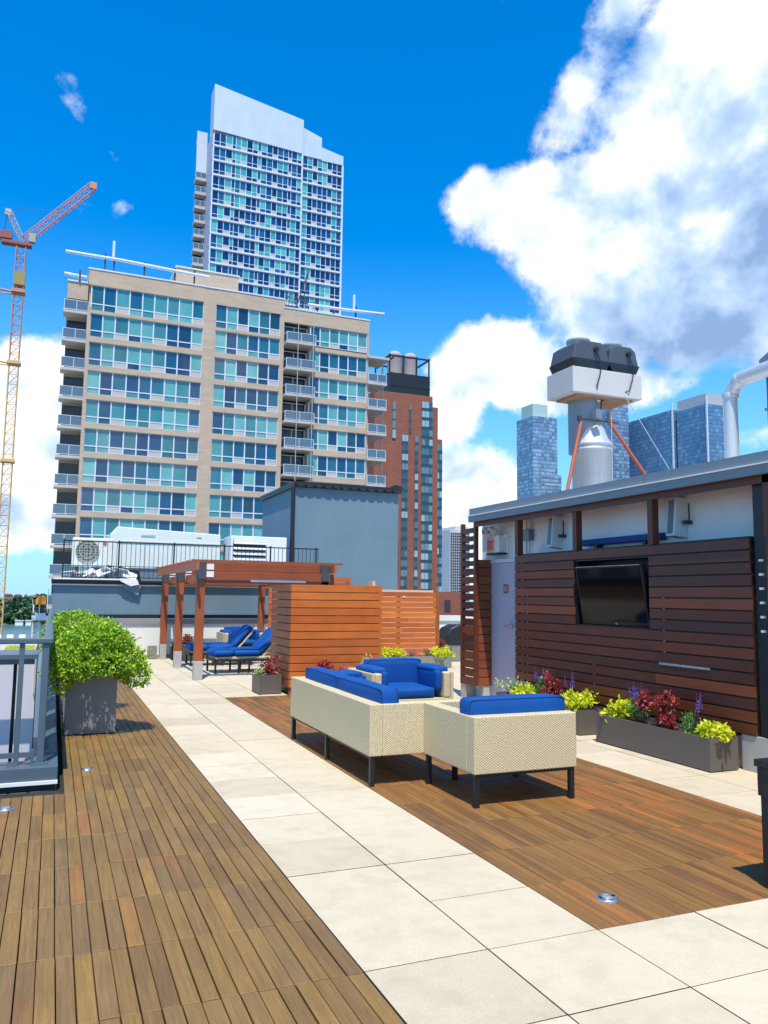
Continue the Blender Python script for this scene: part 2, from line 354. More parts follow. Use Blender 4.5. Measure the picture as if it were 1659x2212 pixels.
tag(link('bluff_woods',g,farleaf),'dark green wooded bluff across the river seen as one mass of trees','trees',kind='stuff')
bwin=plain('far_window_dark',(.05,.06,.07),.3)
far=[(-65,1262,12,-12,12,(.55,.27,.2),'brick red house on the far bluff, nearest the crane mast'),(-52,1270,11,-11,10,(.5,.34,.28),'low pinkish brown house on the far bluff between the red one and the white one'),(-38,1275,4,-10,9,(.74,.74,.7),'tiny white house front high on the far bluff'),(-33,1264,16,-12,10,(.66,.6,.5),'wide cream house with brown eaves on the far bluff beside the orange cabin'),(-15,1268,9,-12,9,(.5,.42,.38),'small grey brown house on the far bluff close to the blue wall')]
for (x,y,w,z,h,c,lb) in far:
    r=thing('distant_house',lb,'house',(x+w/2,y,z-4),'houses on the far bluff')
    q=MB(); q.box(x,x+w,y,y+12,z-6,z+h*.55); link('wall',q,plain('far_house_wall',c,.8),r)
    q=MB()
    for fl in range(2):
        xx=x+1.5
        while xx<x+w-2: q.box(xx,xx+1.4,y-.12,y+.05,z+fl*3.2-1,z+fl*3.2+.9); xx+=3
    link('window',q,bwin,r)
    q=MB(); q.prism([(x-1,z+h*.55),(x+w+1,z+h*.55),(x+w*.8,z+h*.8),(x+w*.2,z+h*.8)],'y',y-.8,y+13); link('roof',q,plain('far_house_roof',(c[0]*.5,c[1]*.35,c[2]*.35),.8),r)
for i,(x,w) in enumerate([(-45,10),(-32,7)]):
    r=thing('pier_shed',['longer','shorter'][i]+' flat white shed at the waterline of the far shore','shed',(x,1193,GZ),'white sheds on the far shore')
    q=MB(); q.box(x,x+w,1190,1196,GZ+.3,GZ+6.5); link('wall',q,M['white'],r); q=MB(); q.box(x-.6,x+w+.6,1189,1197,GZ+6.5,GZ+7.3); link('roof',q,M['offwhite'],r)
# ------------------------------------------------------------------ the roof terrace
g=MB(); g.box(.12,16,-3,24,-6,-.045); g.box(-6,.12,-3,7.3,-6,-.045); tag(link('roof_slab',g,plain('dark_roof_membrane',(.02,.019,.018),.95,var=.3)),kind='structure')
T=.6096; X0=.7015; Y0=3.3135
def pavmat():
    m,t,b=newmat('sand_blasted_pavers'); isl=t('ShaderNodeNewGeometry').outputs['Random Per Island']; tc=t('ShaderNodeTexCoord').outputs['Object']
    base=t.ramp(isl,[(0,(.49,.42,.30)),(.35,(.57,.50,.36)),(.7,(.54,.465,.325)),(1,(.60,.53,.395))])
    sp=noise(t,tc,190,3,.7); st=noise(t,tc,1.7,5,.6,.4); st2=noise(t,tc,6.5,4,.6)
    k=t.math('MULTIPLY_ADD',sp,1.0,.50)
    d=t.math('MULTIPLY_ADD',t.math('MULTIPLY',st,st2),-3.4,1.70,clamp=True)
    k=t.math('MULTIPLY',k,t.math('MULTIPLY_ADD',d,.20,.80))
    col=t.mix(1.0,base,t('ShaderNodeCombineColor',{0:k,1:k,2:t.math('POWER',k,1.12)}).outputs[0],'MULTIPLY'); setc(t,b,col)
    b.inputs['Roughness'].default_value=.85; b.inputs['Specular IOR Level'].default_value=.3; bump(t,b,sp,.35,.004); return m
g=MB(); e=.0042; e2=.0038
for i in range(1,26):
    for j in range(-9,34):
        x0=X0+i*T; y0=Y0+j*T
        if x0+T>15.9: continue
        if 3<=i<=6 and 0<=j<=14: continue
        dz=rnd.uniform(-.0012,.0012)
        x0b,x1b,y0b,y1b=x0+e,x0+T-e,y0+e2,y0+T-e2; c=.0015
        z=dz; vs=[(x0b,y0b,-.045),(x1b,y0b,-.045),(x1b,y1b,-.045),(x0b,y1b,-.045),(x0b,y0b,z-c),(x1b,y0b,z-c),(x1b,y1b,z-c),(x0b,y1b,z-c),(x0b+c,y0b+c,z),(x1b-c,y0b+c,z),(x1b-c,y1b-c,z),(x0b+c,y1b-c,z)]
        g.add(vs,[(0,1,5,4),(1,2,6,5),(2,3,7,6),(3,0,4,7)],1); g.add(vs,[(4,5,9,8),(5,6,10,9),(6,7,11,10),(7,4,8,11),(8,9,10,11)])
tag(link('paving',g,[pavmat(),plain('joint_grit',(.05,.045,.04),.95,var=.4,sc=30)]),kind='structure')
def deck(name,xa,xb,ya,yb,cond,mt,skip=()):
    g=MB(); p=T/8
    nx=round((xb-xa)/T); ny=round((yb-ya)/T); NB=12 if mt is M['deck2'] else 8; p=T/NB
    for i in range(nx):
        for j in range(ny):
            for k in range(NB):
                x=xa+i*T+k*p; y=ya+j*T
                if not cond(x+p/2,y+T/2): continue
                dz=rnd.uniform(-.0018,.0012); gx_=(.0036 if NB==8 else .0018); c=.002
                if any((x+p/2-a)**2+(min(max(q,y),y+T)-q)**2<.01 for a,q in skip): pass
                a,b_,c0,d0=x+gx_*rnd.uniform(.3,1.15),x+p-gx_*rnd.uniform(.3,1.15),y+.0032,y+T-.0032
                vs=[(a,c0,-.03),(b_,c0,-.03),(b_,d0,-.03),(a,d0,-.03),(a,c0,dz-c),(b_,c0,dz-c),(b_,d0,dz-c),(a,d0,dz-c),(a+c,c0+c,dz),(b_-c,c0+c,dz),(b_-c,d0-c,dz),(a+c,d0-c,dz)]
                g.add(vs,[(0,1,5,4),(1,2,6,5),(2,3,7,6),(3,0,4,7),(4,5,9,8),(5,6,10,9),(6,7,11,10),(7,4,8,11),(8,9,10,11)])
    return tag(link(name,g,mt),kind='structure')
deck('timber_deck',X0+T-9*T,X0+T,Y0-9*T,Y0+28*T,lambda x,y:(x>.13 or y<7.25) and y<20.4,M['deck'])
deck('timber_deck_lounge',X0+3*T,X0+7*T,Y0,Y0+15*T,lambda x,y:True,M['deck2'])
# recessed floor lights
def spot(x,y,lb,z=.0015):
    r=thing('recessed_floor_light',lb,'floor light',(x,y,0),'round lights let into the deck')
    q=MB(); q.lathe(x,y,[(.062,z-.004),(.062,z+.005),(.056,z+.008),(.034,z+.008),(.032,z+.004)],28); link('bezel',q,M['steel'],r)
    q=MB(); q.lathe(x,y,[(.031,z+.004),(.028,z+.009),(.014,z+.0125),(.001,z+.013)],20); link('lens',q,M['lens'],r)
    q=MB()
    for a in range(2): q.box(x-.05+a*.082,x-.038+a*.082+.006,y-.012,y+.012,z+.0085,z+.0095)
    link('vent_slot',q,M['black'],r)
M['steel']=plain('brushed_steel',(.6,.62,.66),.3,.9,var=.1); M['lens']=plain('domed_glass_lens',(.28,.32,.36),.25,.2,var=.05,spec=.8)
spot(2.83,3.62,'round steel light in the reddish deck in front of the sofas'); spot(.37,7.83,'round steel light in the brown deck near the tall shrub planter'); spot(-.24,6.63,'round steel light in the brown deck cut by the left edge of the picture')
# ------------------------------------------------------------------ railing and kerb of the terrace edge
r=thing('edge_kerb','slate grey metal clad kerb with white drip strip at the corner of the railing','kerb',(.0,7.3,0))
q=MB(); q.box(-6,.115,7.305,7.62,.035,.15); q.box(-.15,.115,7.62,20.5,.035,.15); link('cladding',q,M['greymetal'],r,bevel=.004)
q=MB(); q.box(-6,.118,7.285,7.305,.012,.04); link('drip_strip',q,M['white'],r)
q=MB(); q.box(-6,.10,7.31,7.6,-.045,.034); q.box(-.14,.10,7.6,20.5,-.045,.034); link('base',q,M['black'],r)
glass,tg,bgl=newmat('green_tinted_glass'); bgl.inputs['Base Color'].default_value=(.10,.22,.26,1); bgl.inputs['Roughness'].default_value=.05; bgl.inputs['Alpha'].default_value=.62; bgl.inputs['Specular IOR Level'].default_value=.8
M['glass']=glass
r=thing('terrace_railing','slate blue metal railing with round top rail along the left terrace edge','railing',(-.02,7.45,.15))
q=MB(); q.box(-6,.03,7.42,7.50,1.155,1.205); link('top_rail',q,M['greymetal'],r,bevel=.012,seg=3)
q=MB(); q.box(-.05,.03,7.503,20.5,1.157,1.203); link('top_rail',q,M['greymetal'],r,bevel=.012,seg=3)
for x in (-.055,-.235,-.95,-1.7): q=MB(); q.box(x,x+(.055 if x>-.1 else .042),7.44,7.48,.15,1.155); link('post',q,M['greymetal'],r,bevel=.003)
for k in range(9): q=MB(); q.box(-.045,.005,8.6+k*1.45,8.65+k*1.45,.15,1.157); link('post',q,M['greymetal'],r,bevel=.003)
for k in range(9): q=MB(); q.box(-.022,-.012,7.6+k*1.45+.03,8.6+k*1.45-.03,.2,1.1); link('glass_panel',q,M['glass'],r)
q=MB(); q.box(-6,-.06,7.445,7.475,.21,.25); link('bottom_rail',q,M['greymetal'],r)
q=MB(); q.box(-.10,-.075,7.43,7.49,.15,.27); q.box(-.28,-.19,7.42,7.50,.15,.165); q.box(-.10,.03,7.40,7.51,.15,.162); link('foot_plate',q,M['greymetal'],r)
M['lilac']=plain('pale_lilac_wall_paint',(.57,.555,.60),.7,var=.04,sc=1)
r=thing('stair_enclosure','flat pale lilac walled enclosure just behind the left railing','wall',(-1,8,0))
q=MB(); q.box(-4,-.285,7.8,7.9,-.3,.955); link('wall_panel',q,M['lilac'],r)
q=MB(); q.box(-.255,-.10,7.8,7.9,-.3,.955); link('wall_panel',q,M['lilac'],r)
q=MB(); q.box(-4,-.1,7.9,8.4,-.3,1.0); link('core',q,M['darkgrey'],r)
q=MB(); q.box(-4,-.09,7.78,8.42,1.001,1.04); q.box(-4,-.1,7.81,7.9,.956,1.0); link('coping',q,M['greymetal'],r)
q=MB(); q.box(-.115,-.10,7.77,7.80,.7,1.0); link('edge_strip',q,plain('tan_edge_strip',(.45,.42,.33),.7),r)
# lower neighbouring roof with lawn, white loungers
g=MB(); g.box(-60,-1.3,60,112,GZ,-4.4); tag(link('lower_roof',g,plain('lower_roof_pavers',(.42,.43,.44),.9,var=.2,sc=.6)),kind='structure')
def grassmat(): return plain('lawn_green',(.36,.44,.05),.9,var=.3,sc=2)
g=MB(); g.box(-60,-5.0,87,95,-4.4,-4.3); g.box(-4.3,-1.4,87,95,-4.4,-4.3)
for i in range(2500):
    x=rnd.uniform(-12,-1.5); y=rnd.uniform(87.1,94.9)
    if -5.1<x<-4.2: continue
    g.leaf(Vector((x,y,-4.3)),Vector((rnd.uniform(-.4,.4),rnd.uniform(-.4,.4),1)).normalized(),Vector((rnd.random(),rnd.random(),0.1)),.16,.06)
tag(link('lawn',g,grassmat()),'strip of yellow green roof lawn seen under the left handrail','grass',kind='stuff')
def sunbed(x,y,lb):
    r=thing('white_sun_bed',lb,'sun bed',(x,y,-4.4),'white sun beds on the lower roof')
    q=MB(); q.box(x,x+.66,y,y+1.5,-4.12,-4.04); link('seat',q,M['white'],r,bevel=.02)
    q=MB(); q.prism([(y+1.5,-4.10),(y+2.0,-3.58),(y+1.94,-3.53),(y+1.46,-4.04)],'x',x,x+.66); link('backrest',q,M['white'],r)
    for a in (x+.04,x+.58):
        for b in (y+.1,y+1.45): q=MB(); q.box(a,a+.05,b,b+.05,-4.4,-4.12); link('leg',q,M['white'],r)
for i,(x,lb) in enumerate([(-7.1,'white sun bed on the lower roof, cut by the left edge of the picture'),(-6.0,'white sun bed second from the left edge on the lower roof'),(-4.7,'white sun bed second from the sloping handrail on the lower roof'),(-3.4,'white sun bed nearest the sloping handrail on the lower roof')]): sunbed(x,102,lb)
# orange topped cabin on white base by the water
r=thing('waterfront_cabin','small orange topped cabin on a white lattice platform by the river','cabin',(-3.1,250,-1))
q=MB(); q.box(-5.2,-.9,248,252,-6.6,-5.4); q.box(-4.4,-1.6,248.4,251.6,-5.4,-4.6); link('platform',q,M['white'],r)
q=MB(); 
for a in (-5.0,-3.4,-1.3):
    for b in (248.3,251.5): q.box(a,a+.25,b,b+.25,GZ,-6.6); q.box(a,a+.25,b,b+.25,-4.6,-2.2)
link('post',q,M['white'],r)
q=MB(); q.box(-3.9,-2.0,248.8,251,-4.6,-2.3); link('cab',q,M['darkgrey'],r)
q=MB(); q.prism([(-4.3,-2.2),(-1.6,-2.2),(-1.5,-.6),(-2.3,.5),(-3.6,.3),(-4.4,-.9)],'y',248.4,251.4); link('hood',q,plain('safety_orange_paint',(.85,.32,.03),.6,var=.3,sc=1),r,bevel=.2)
q=MB(); q.tube((-4.6,250,-4.6),(-5.4,250,-.5),.12); q.tube((-1.4,250,-2),(-1.0,250,2.5),.08); link('mast',q,M['galv'],r)
# ------------------------------------------------------------------ parapet, blue wall and raised roof at the end
r=thing('end_parapet','cream painted parapet wall with grey coping along the end of the terrace','wall',(3,20.6,0))
q=MB(); q.box(-.1,6.6,20.6,20.95,0,.83); link('wall_face',q,M['stuccow'],r)
q=MB(); q.box(-.12,6.6,20.56,20.99,.831,.955); link('coping',q,plain('weathered_grey_coping',(.26,.26,.25),.8,var=.3),r)
q=MB(); q.box(.12,6.6,20.47,20.6,0,.07); link('plinth',q,plain('tan_timber_plinth',(.45,.33,.16),.8),r)
for x in (2.9,4.9): q=MB(); q.box(x,x+.008,20.594,20.6,.02,.83); link('joint',q,M['darkgrey'],r)
r=thing('raised_roof_building','blue grey rendered block of the building behind the parapet','building',(3,24,0))
q=MB(); q.box(0,6.95,21.0,36,-8,1.80); link('wall',q,M['bluegrey'],r)
q=MB(); q.box(-.04,6.95,20.9,21.2,1.802,1.845,0); q.box(-.05,6.95,20.88,21.22,1.845,1.90,0); link('roof_edge',q,M['black'],r)
q=MB(); q.box(-.04,6.95,20.93,20.999,1.765,1.799); link('trim',q,M['white'],r)
q=MB(); q.box(0.05,6.95,20.96,20.999,.955,1.05); link('flashing',q,M['black'],r)
q=MB(); q.prism([(1.5,1.78),(2.05,1.78),(2.0,1.52)],'y',20.9,20.98); link('torn_flashing',q,M['bluegrey'],r)
q=MB(); q.box(0,1.6,20.86,21.15,1.905,1.94); q.prism([(1.55,1.95),(1.95,1.93),(2.0,1.80),(1.80,1.76),(1.55,1.88)],'y',20.82,20.9); link('membrane_flap',q,M['white'],r)
# railing on the raised roof
r=thing('roof_edge_railing','thin black picket railing along the top of the blue wall','railing',(3,21.35,1.9))
q=MB(); q.box(.2,6.9,21.34,21.37,2.87,2.90); link('top_rail',q,M['black'],r)
q=MB(); q.box(.2,6.9,21.34,21.37,1.97,1.99); q.box(.2,3.0,21.34,21.37,2.26,2.275); link('bottom_rail',q,M['black'],r)
q=MB()
x=.2
while x<6.9: q.box(x,x+.012,21.348,21.362,1.99,2.87); x+=.115
x=.2
while x<1.5: q.box(x,x+.012,21.43,21.442,1.92,2.27); x+=.06
o=link('pickets',q,M['black'],r)
for x in (.2,1.52,2.9,4.22,5.5,6.82): q=MB(); q.box(x-.018,x+.018,21.335,21.375,1.9,2.93); link('post',q,M['black'],r)
# rooftop plant
r=thing('condenser_unit','small cream condenser unit with round fan grille behind the black railing','air conditioner',(.8,23,1.9))
q=MB(); q.box(.42,1.45,22.6,23.1,2.27,3.05); link('casing',q,M['offwhite'],r,bevel=.03)
q=MB(); q.tube((.80,22.60,2.70),(.80,22.585,2.70),.30,n=32); link('fan_recess',q,plain('fan_grey',(.22,.22,.19),.7),r)
q=MB()
for k in range(9):
    a=-.28+k*.07; h=math.sqrt(max(0,.29**2-a*a)); q.box(.80+a-.005,.80+a+.005,22.572,22.582,2.70-h,2.70+h); q.box(.80-h,.80+h,22.562,22.572,2.70+a-.005,2.70+a+.005)
for rr in (.29,.2,.1):
    for k in range(24):
        a0,a1=2*math.pi*k/24,2*math.pi*(k+1)/24; q.tube((.80+rr*math.cos(a0),22.57,2.70+rr*math.sin(a0)),(.80+rr*math.cos(a1),22.57,2.70+rr*math.sin(a1)),.008,n=5)
link('grille',q,plain('grille_cream',(.5,.5,.42),.6),r)
q=MB(); q.box(.5,.6,22.62,23.08,1.8,2.27); q.box(1.27,1.37,22.62,23.08,1.8,2.27); link('stand',q,M['darkgrey'],r)
q=MB(); q.box(1.2,1.28,22.58,22.6,2.88,2.95); link('badge',q,plain('red_badge',(.5,.12,.05),.5),r)
r=thing('air_handler','long cream air handling unit with a stepped top on the raised roof','air handler',(3,24.3,1.9))
q=MB(); q.prism([(1.45,2.30),(4.62,2.30),(4.62,3.38),(1.62,3.50),(1.55,3.34),(1.45,3.30)],'y',24,25.6); link('casing',q,M['offwhite'],r,bevel=.02)
q=MB(); q.box(1.65,4.63,23.97,24.0,3.06,3.085); 
for x in (2.4,3.2,3.9): q.box(x,x+.012,23.985,24.0,2.34,3.05)
link('seam',q,plain('seam_grey',(.45,.46,.40),.7),r)
q=MB(); q.box(2.3,2.7,23.985,24.0,3.24,3.30); q.box(3.9,4.05,23.985,24.0,3.26,3.29); link('vent_plate',q,plain('plate_grey',(.45,.5,.5),.6),r)
q=MB(); q.box(1.5,4.6,24.05,25.5,1.8,2.30); link('curb',q,M['cap'],r)
r=thing('louvred_unit','white louvred exhaust unit standing beside the dark blue bulkhead','exhaust unit',(5.8,23.3,1.9))
q=MB(); q.box(4.80,6.50,23.3,24.4,2.2,3.32); link('casing',q,M['white'],r,bevel=.02)
q=MB(); q.box(4.86,5.84,23.285,23.3,2.28,3.26); link('recess',q,M['darkgrey'],r)
q=MB()
for k in range(6): q.prism([(23.16,2.27+k*.16),(23.29,2.36+k*.16),(23.29,2.38+k*.16),(23.16,2.30+k*.16)],'x',4.86,5.84); 
q.box(4.86,5.84,23.2,23.284,3.14,3.30)
link('louvre',q,M['white'],r)
q=MB(); q.box(4.83,6.45,23.4,24.3,1.8,2.2); link('curb',q,M['cap'],r)
r=thing('roof_debris_pile','pale crumpled roofing sheets and a black pipe lying under the condenser','roofing sheets',(1.5,22.3,1.9))
q=MB()
for k in range(14):
    x=.35+k*.12; z=1.95+rnd.uniform(0,.25); q.rbox((x,22.2+rnd.uniform(0,.4),z),(.35,.5,.012),Matrix.Rotation(rnd.uniform(-.5,.5),3,'Y')@Matrix.Rotation(rnd.uniform(-.6,.6),3,'X'))
link('sheet',q,M['white'],r)
q=MB(); q.tube((1.3,22.4,2.28),(2.1,22.4,2.18),.05); q.tube((2.1,22.4,2.18),(2.15,22.4,1.9),.05); link('pipe',q,M['black'],r)
# bulkhead
r=thing('stair_bulkhead','tall blue grey rendered stair bulkhead with a torn black roof edge','bulkhead',(8.7,24,1.8))
q=MB(); q.box(6.95,10.5,24,28.3,-1,5.02); link('wall',q,M['bluegrey'],r)
q=MB(); q.box(6.86,10.55,23.9,28.4,5.0,5.08); q.box(6.85,10.56,23.88,28.42,5.081,5.17); q.prism([(10.2,5.171),(10.6,5.171),(10.6,5.22),(10.35,5.28)],'y',23.9,24.3); link('roof_edge',q,M['black'],r)
q=MB(); 
for k in range(12):
    x=6.9+k*.3; q.prism([(x,5.09),(x+.3,5.09),(x+.28,5.04-rnd.uniform(0,.05)),(x+.12,5.02-rnd.uniform(0,.04))],'y',23.85,23.879)
link('torn_membrane',q,plain('torn_black_membrane',(.02,.025,.035),.4,var=.5),r)
q=MB(); q.tube((6.84,23.93,1.9),(6.84,23.93,5.0),.07); link('downpipe',q,M['black'],r)
q=MB(); q.box(10.5,10.56,24.1,24.2,2.1,3.35); link('conduit',q,M['black'],r)
# terrace parapet on the right, behind the screens
r=thing('far_parapet','white parapet wall seen between the orange screens and the dark slats','wall',(12,22.4,0))
q=MB(); q.box(10.5,15.5,22.4,22.7,0,.84); link('wall_face',q,M['stuccow'],r)
q=MB(); q.box(10.45,15.5,22.35,22.75,.841,1.0); link('coping',q,M['offwhite'],r)
# covered grill
r=thing('covered_grill','black fabric covered barbecue in front of the white parapet','barbecue',(11.3,21,0))
q=MB(); pr=[(10.62,.0),(10.60,.50),(10.72,.68),(10.95,.78),(11.8,.80),(12.05,.70),(12.1,0)]
q.prism(pr[::-1],'y',20.6,21.3); link('cover',q,plain('black_vinyl_cover',(.01,.01,.013),.5,var=.4,bmp=.6,bs=6),r,bevel=.06,seg=3)
q=MB(); q.box(10.6,12.12,20.58,21.32,.0,.03); link('hem',q,M['darkgrey'],r)
# ------------------------------------------------------------------ slatted screens
def slats(x0,x1,y0,y1,z0,z1,n,axis,gap=.012,seg=2.2):
    q=MB(); p=(z1-z0)/n
    for k in range(n):
        za=z0+k*p+gap/2; zb=z0+(k+1)*p-gap/2
        if axis=='x':
            a=x0; first=True
            while a<x1-1e-3:
                b=min(x1,a+(rnd.uniform(.4,1)*seg if first else seg)); first=False
                if x1-b<.25: b=x1
                q.box(a,b-(0.003 if b<x1 else 0),y0,y1,za,zb); a=b
        else:
            a=y0; first=True
            while a<y1-1e-3:
                b=min(y1,a+(rnd.uniform(.4,1)*seg if first else seg)); first=False
                if y1-b<.25: b=y1
                q.box(x0,x1,a,b-(0.003 if b<y1 else 0),za,zb); a=b
    return q
M['slatsidey']=wood('orange_stained_slats_shaded',[(0,(.20,.075,.03)),(.5,(.27,.09,.03)),(1,(.23,.08,.032))],'y',.5,.6)  # darker copy of the orange slats, shade of the side face put into the colour
r=thing('slatted_enclosure','orange stained horizontal slat box in front of the sofas, nearest of the two slat screens','screen',(4.3,12.9,0))
link('front_slats',slats(3.56,5.14,12.40,12.425,.12,1.77,13,'x',seg=3),M['slat'],r)
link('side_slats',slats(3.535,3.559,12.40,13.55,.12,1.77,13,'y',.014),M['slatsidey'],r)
q=MB(); q.box(3.60,5.12,12.47,13.5,.0,.10); q.box(3.62,5.10,12.48,13.5,.1,1.70); link('inner_liner',q,M['black'],r)
for x in (3.565,4.35,5.05): q=MB(); q.box(x,x+.06,12.428,12.465,0,1.74); link('batten',q,M['postw'],r)
r=thing('tall_slat_screen','orange stained slat screen rising just behind the slatted box','screen',(6.0,17.5,0))
link('front_slats',slats(4.5,6.45,17.5,17.53,.2,2.02,14,'x',seg=3),M['slat'],r)
for x in (4.52,5.5,6.36): q=MB(); q.box(x,x+.08,17.535,17.6,0,2.0); link('batten',q,M['postw'],r)
r=thing('low_slat_screen','orange stained slat screen at the back, behind the far flower trough','screen',(7.6,17.3,0))
link('front_slats',slats(6.46,8.62,17.32,17.35,.12,1.70,13,'x',seg=3),M['slat'],r)
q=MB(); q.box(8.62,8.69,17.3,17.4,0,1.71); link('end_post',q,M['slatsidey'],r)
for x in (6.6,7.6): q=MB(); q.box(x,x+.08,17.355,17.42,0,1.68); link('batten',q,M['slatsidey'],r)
q=MB(); q.rbox((7.75,17.31,1.58),(.05,.015,.03)); link('pale_block',q,M['white'],r)
# roof top planting ledge peeking over the low screen
r=thing('cream_ledge','pale peach ledge with a white upright end peeking over the low slat screen','ledge',(8.6,19.5,0))
q=MB(); q.box(7.82,9.55,19.4,19.7,0,1.76); q.box(7.76,7.84,19.38,19.72,0,1.98); link('ledge_block',q,plain('peach_render',(.72,.45,.30),.8),r)
# ------------------------------------------------------------------ slatted pavilion on the right
r=thing('pavilion_building','long low pavilion with stucco top, grey metal fascia and a door','building',(7.5,7,0))
q=MB(); q.box(6.5,13,-2,10.2,0,2.95); q.box(6.52,13,10.2,11.42,0,2.95); link('wall',q,M['stucco'],r)
q=MB(); q.box(6.06,13.2,-2.2,10.98,2.80,2.90); q.box(6.45,13.2,10.98,11.46,2.80,2.90); link('eave',q,M['cap'],r)
q=MB(); q.box(6.02,6.075,-2.2,10.99,2.772,2.862); link('fascia',q,M['cap'],r)
q=MB(); q.box(6.00,6.075,-2.2,11.0,2.863,2.875); link('drip_edge',q,M['white'],r)
q=MB()
y=-2.2
while y<11: q.box(6.04,6.3,y,min(11.0,y+1.83)-.006,2.876,2.985); y+=1.83
q.box(6.3,13.2,10.7,11.0,2.903,2.985)
link('parapet_cap',q,M['cap'],r)
q=MB(); q.box(6.10,6.14,-2.1,10.95,2.70,2.795); link('header_beam',q,M['slaty2'] if 'slaty2' in M else M['slaty'],r)
q=MB(); q.box(6.30,6.34,-2.0,9.8,2.155,2.205); q.box(6.16,6.48,5.65,9.8,2.20,2.215); link('ledge',q,M['black'],r)
# door
q=MB(); q.box(6.44,6.499,10.23,11.13,.01,2.13); d=link('door',q,plain('lavender_grey_door_paint',(.42,.42,.49),.5,var=.06,sc=1.5),r,bevel=.004)
q=MB(); q.box(6.425,6.47,11.13,11.20,0,2.2); q.box(6.425,6.47,10.1,11.13,2.135,2.19); q.box(6.43,6.47,10.16,10.225,0,2.13); link('frame',q,plain('door_frame_white',(.6,.62,.68),.5),d)
q=MB(); q.box(6.40,6.44,10.33,10.42,1.14,1.20); q.tube((6.40,10.38,1.17),(6.37,10.38,1.17),.014); q.tube((6.37,10.38,1.17),(6.37,10.49,1.17),.011); link('handle',q,M['steel'],d)
for z in (.25,1.1,1.9): q=MB(); q.box(6.428,6.44,11.08,11.13,z,z+.12); link('hinge',q,M['steel'],d)
q=MB(); q.box(6.436,6.441,10.48,10.62,1.66,1.80); q2=link('notice',q,plain('red_brown_notice',(.33,.09,.06),.6,var=.3,sc=30),d)
q=MB(); q.box(6.434,6.4355,10.50,10.60,1.69,1.77); link('notice_text_panel',q,plain('notice_pinkish',(.5,.25,.2),.6,var=.5,sc=60),d)
# main slat wall
r=thing('slat_wall','long dark red brown horizontal slat cladding with a television recess','cladding',(6.15,7.6,0))
zb=.33; nz=16; pz=(2.20-zb)/nz
q=MB()
for k in range(nz):
    za=zb+k*pz+.008; zt=zb+(k+1)*pz-.008
    intv=za>1.17 and zt<2.10
    segs=[(5.62,9.80)] if not intv else [(5.62,7.02),(8.40,9.80)]
    for (a,b) in segs:
        ym=rnd.choice([6.95,8.4]) if (b-a)>2 else None
        cuts=[a]+([ym] if ym else [])+[b]
        for c,d_ in zip(cuts[:-1],cuts[1:]): q.box(6.13,6.155,c+.0015,d_-.0015,za,zt)
link('slats',q,M['slaty'],r)
q=MB(); q.box(6.17,6.18,5.62,7.02,.33,2.2); q.box(6.17,6.18,8.4,9.8,.33,2.2); q.box(6.17,6.18,7.02,8.4,.33,1.255); q.box(6.17,6.18,7.02,8.4,2.09,2.2); link('backing',q,M['black'],r)
q=MB()
for k in range(1,nz):
    z=zb+k*pz
    for y in ((9.62,9.5) if k<12 else (9.62,)): q.box(6.134,6.16,y-.008,y+.008,z-.006,z+.005)
    if 5<k<12: q.box(6.134,6.16,6.80,6.815,z-.006,z+.005)
    if k<5: q.box(6.134,6.16,8.02,8.035,z-.006,z+.005)
    q.box(6.15,6.20,9.79,9.82,z-.02,z+.012)
link('gap_light_block',q,plain('pale_gap_light',(.45,.42,.38),.7),r)  # small pale blocks stand in for light showing at the slat gap ends
q=MB(); q.box(6.16,6.42,7.02,7.05,1.262,2.085); q.box(6.16,6.42,8.37,8.4,1.262,2.085); q.box(6.16,6.42,7.05,8.37,1.262,1.275); q.box(6.16,6.42,7.05,8.37,2.065,2.085); q.box(6.40,6.42,7.05,8.37,1.275,2.065); link('television_recess',q,M['black'],r)
q=MB(); q.box(6.124,6.13,6.16,6.88,.895,.918); link('metal_pull',q,M['steel'],r)
for i,y in enumerate((9.74,8.36,6.97)): q=MB(); q.box(6.12,6.21,y-.04,y+.04,2.203,2.79); link('upright',q,M['postw2'] if 'postw2' in M else M['slaty'],r)
q=MB(); q.box(6.2,6.45,5.64,9.78,.0,.30); link('base',q,M['conc'],r)
# television
r=thing('television','black flat screen television tilted forward in the slat wall recess','television',(6.2,7.7,1.6))
rot=Matrix.Rotation(R_(-9),3,'Y'); c=Vector((6.17,7.70,1.64))
q=MB(); q.rbox(c,(.06,1.22,.72),rot); link('housing',q,plain('glossy_black_plastic',(.006,.006,.007),.25,var=.1),r,bevel=.006)
scr,ts,bs_=newmat('dark_screen_glass'); bs_.inputs['Base Color'].default_value=(.004,.004,.005,1); bs_.inputs['Roughness'].default_value=.07; bs_.inputs['Specular IOR Level'].default_value=.22
q=MB(); q.rbox(c+rot@Vector((-.0315,0,.012)),(.003,1.16,.64),rot); link('screen',q,scr,r)
q=MB(); q.rbox(c+rot@Vector((-.034,0,.355)),(.006,1.18,.006),rot); link('top_trim',q,M['steel'],r)
q=MB(); q.rbox(c+rot@Vector((-.034,-.05,-.335)),(.006,.035,.014),rot); link('badge',q,M['steel'],r)
q=MB(); q.rbox(c+Vector((.14,0,0)),(.24,.3,.3)); link('bracket',q,M['darkgrey'],r)
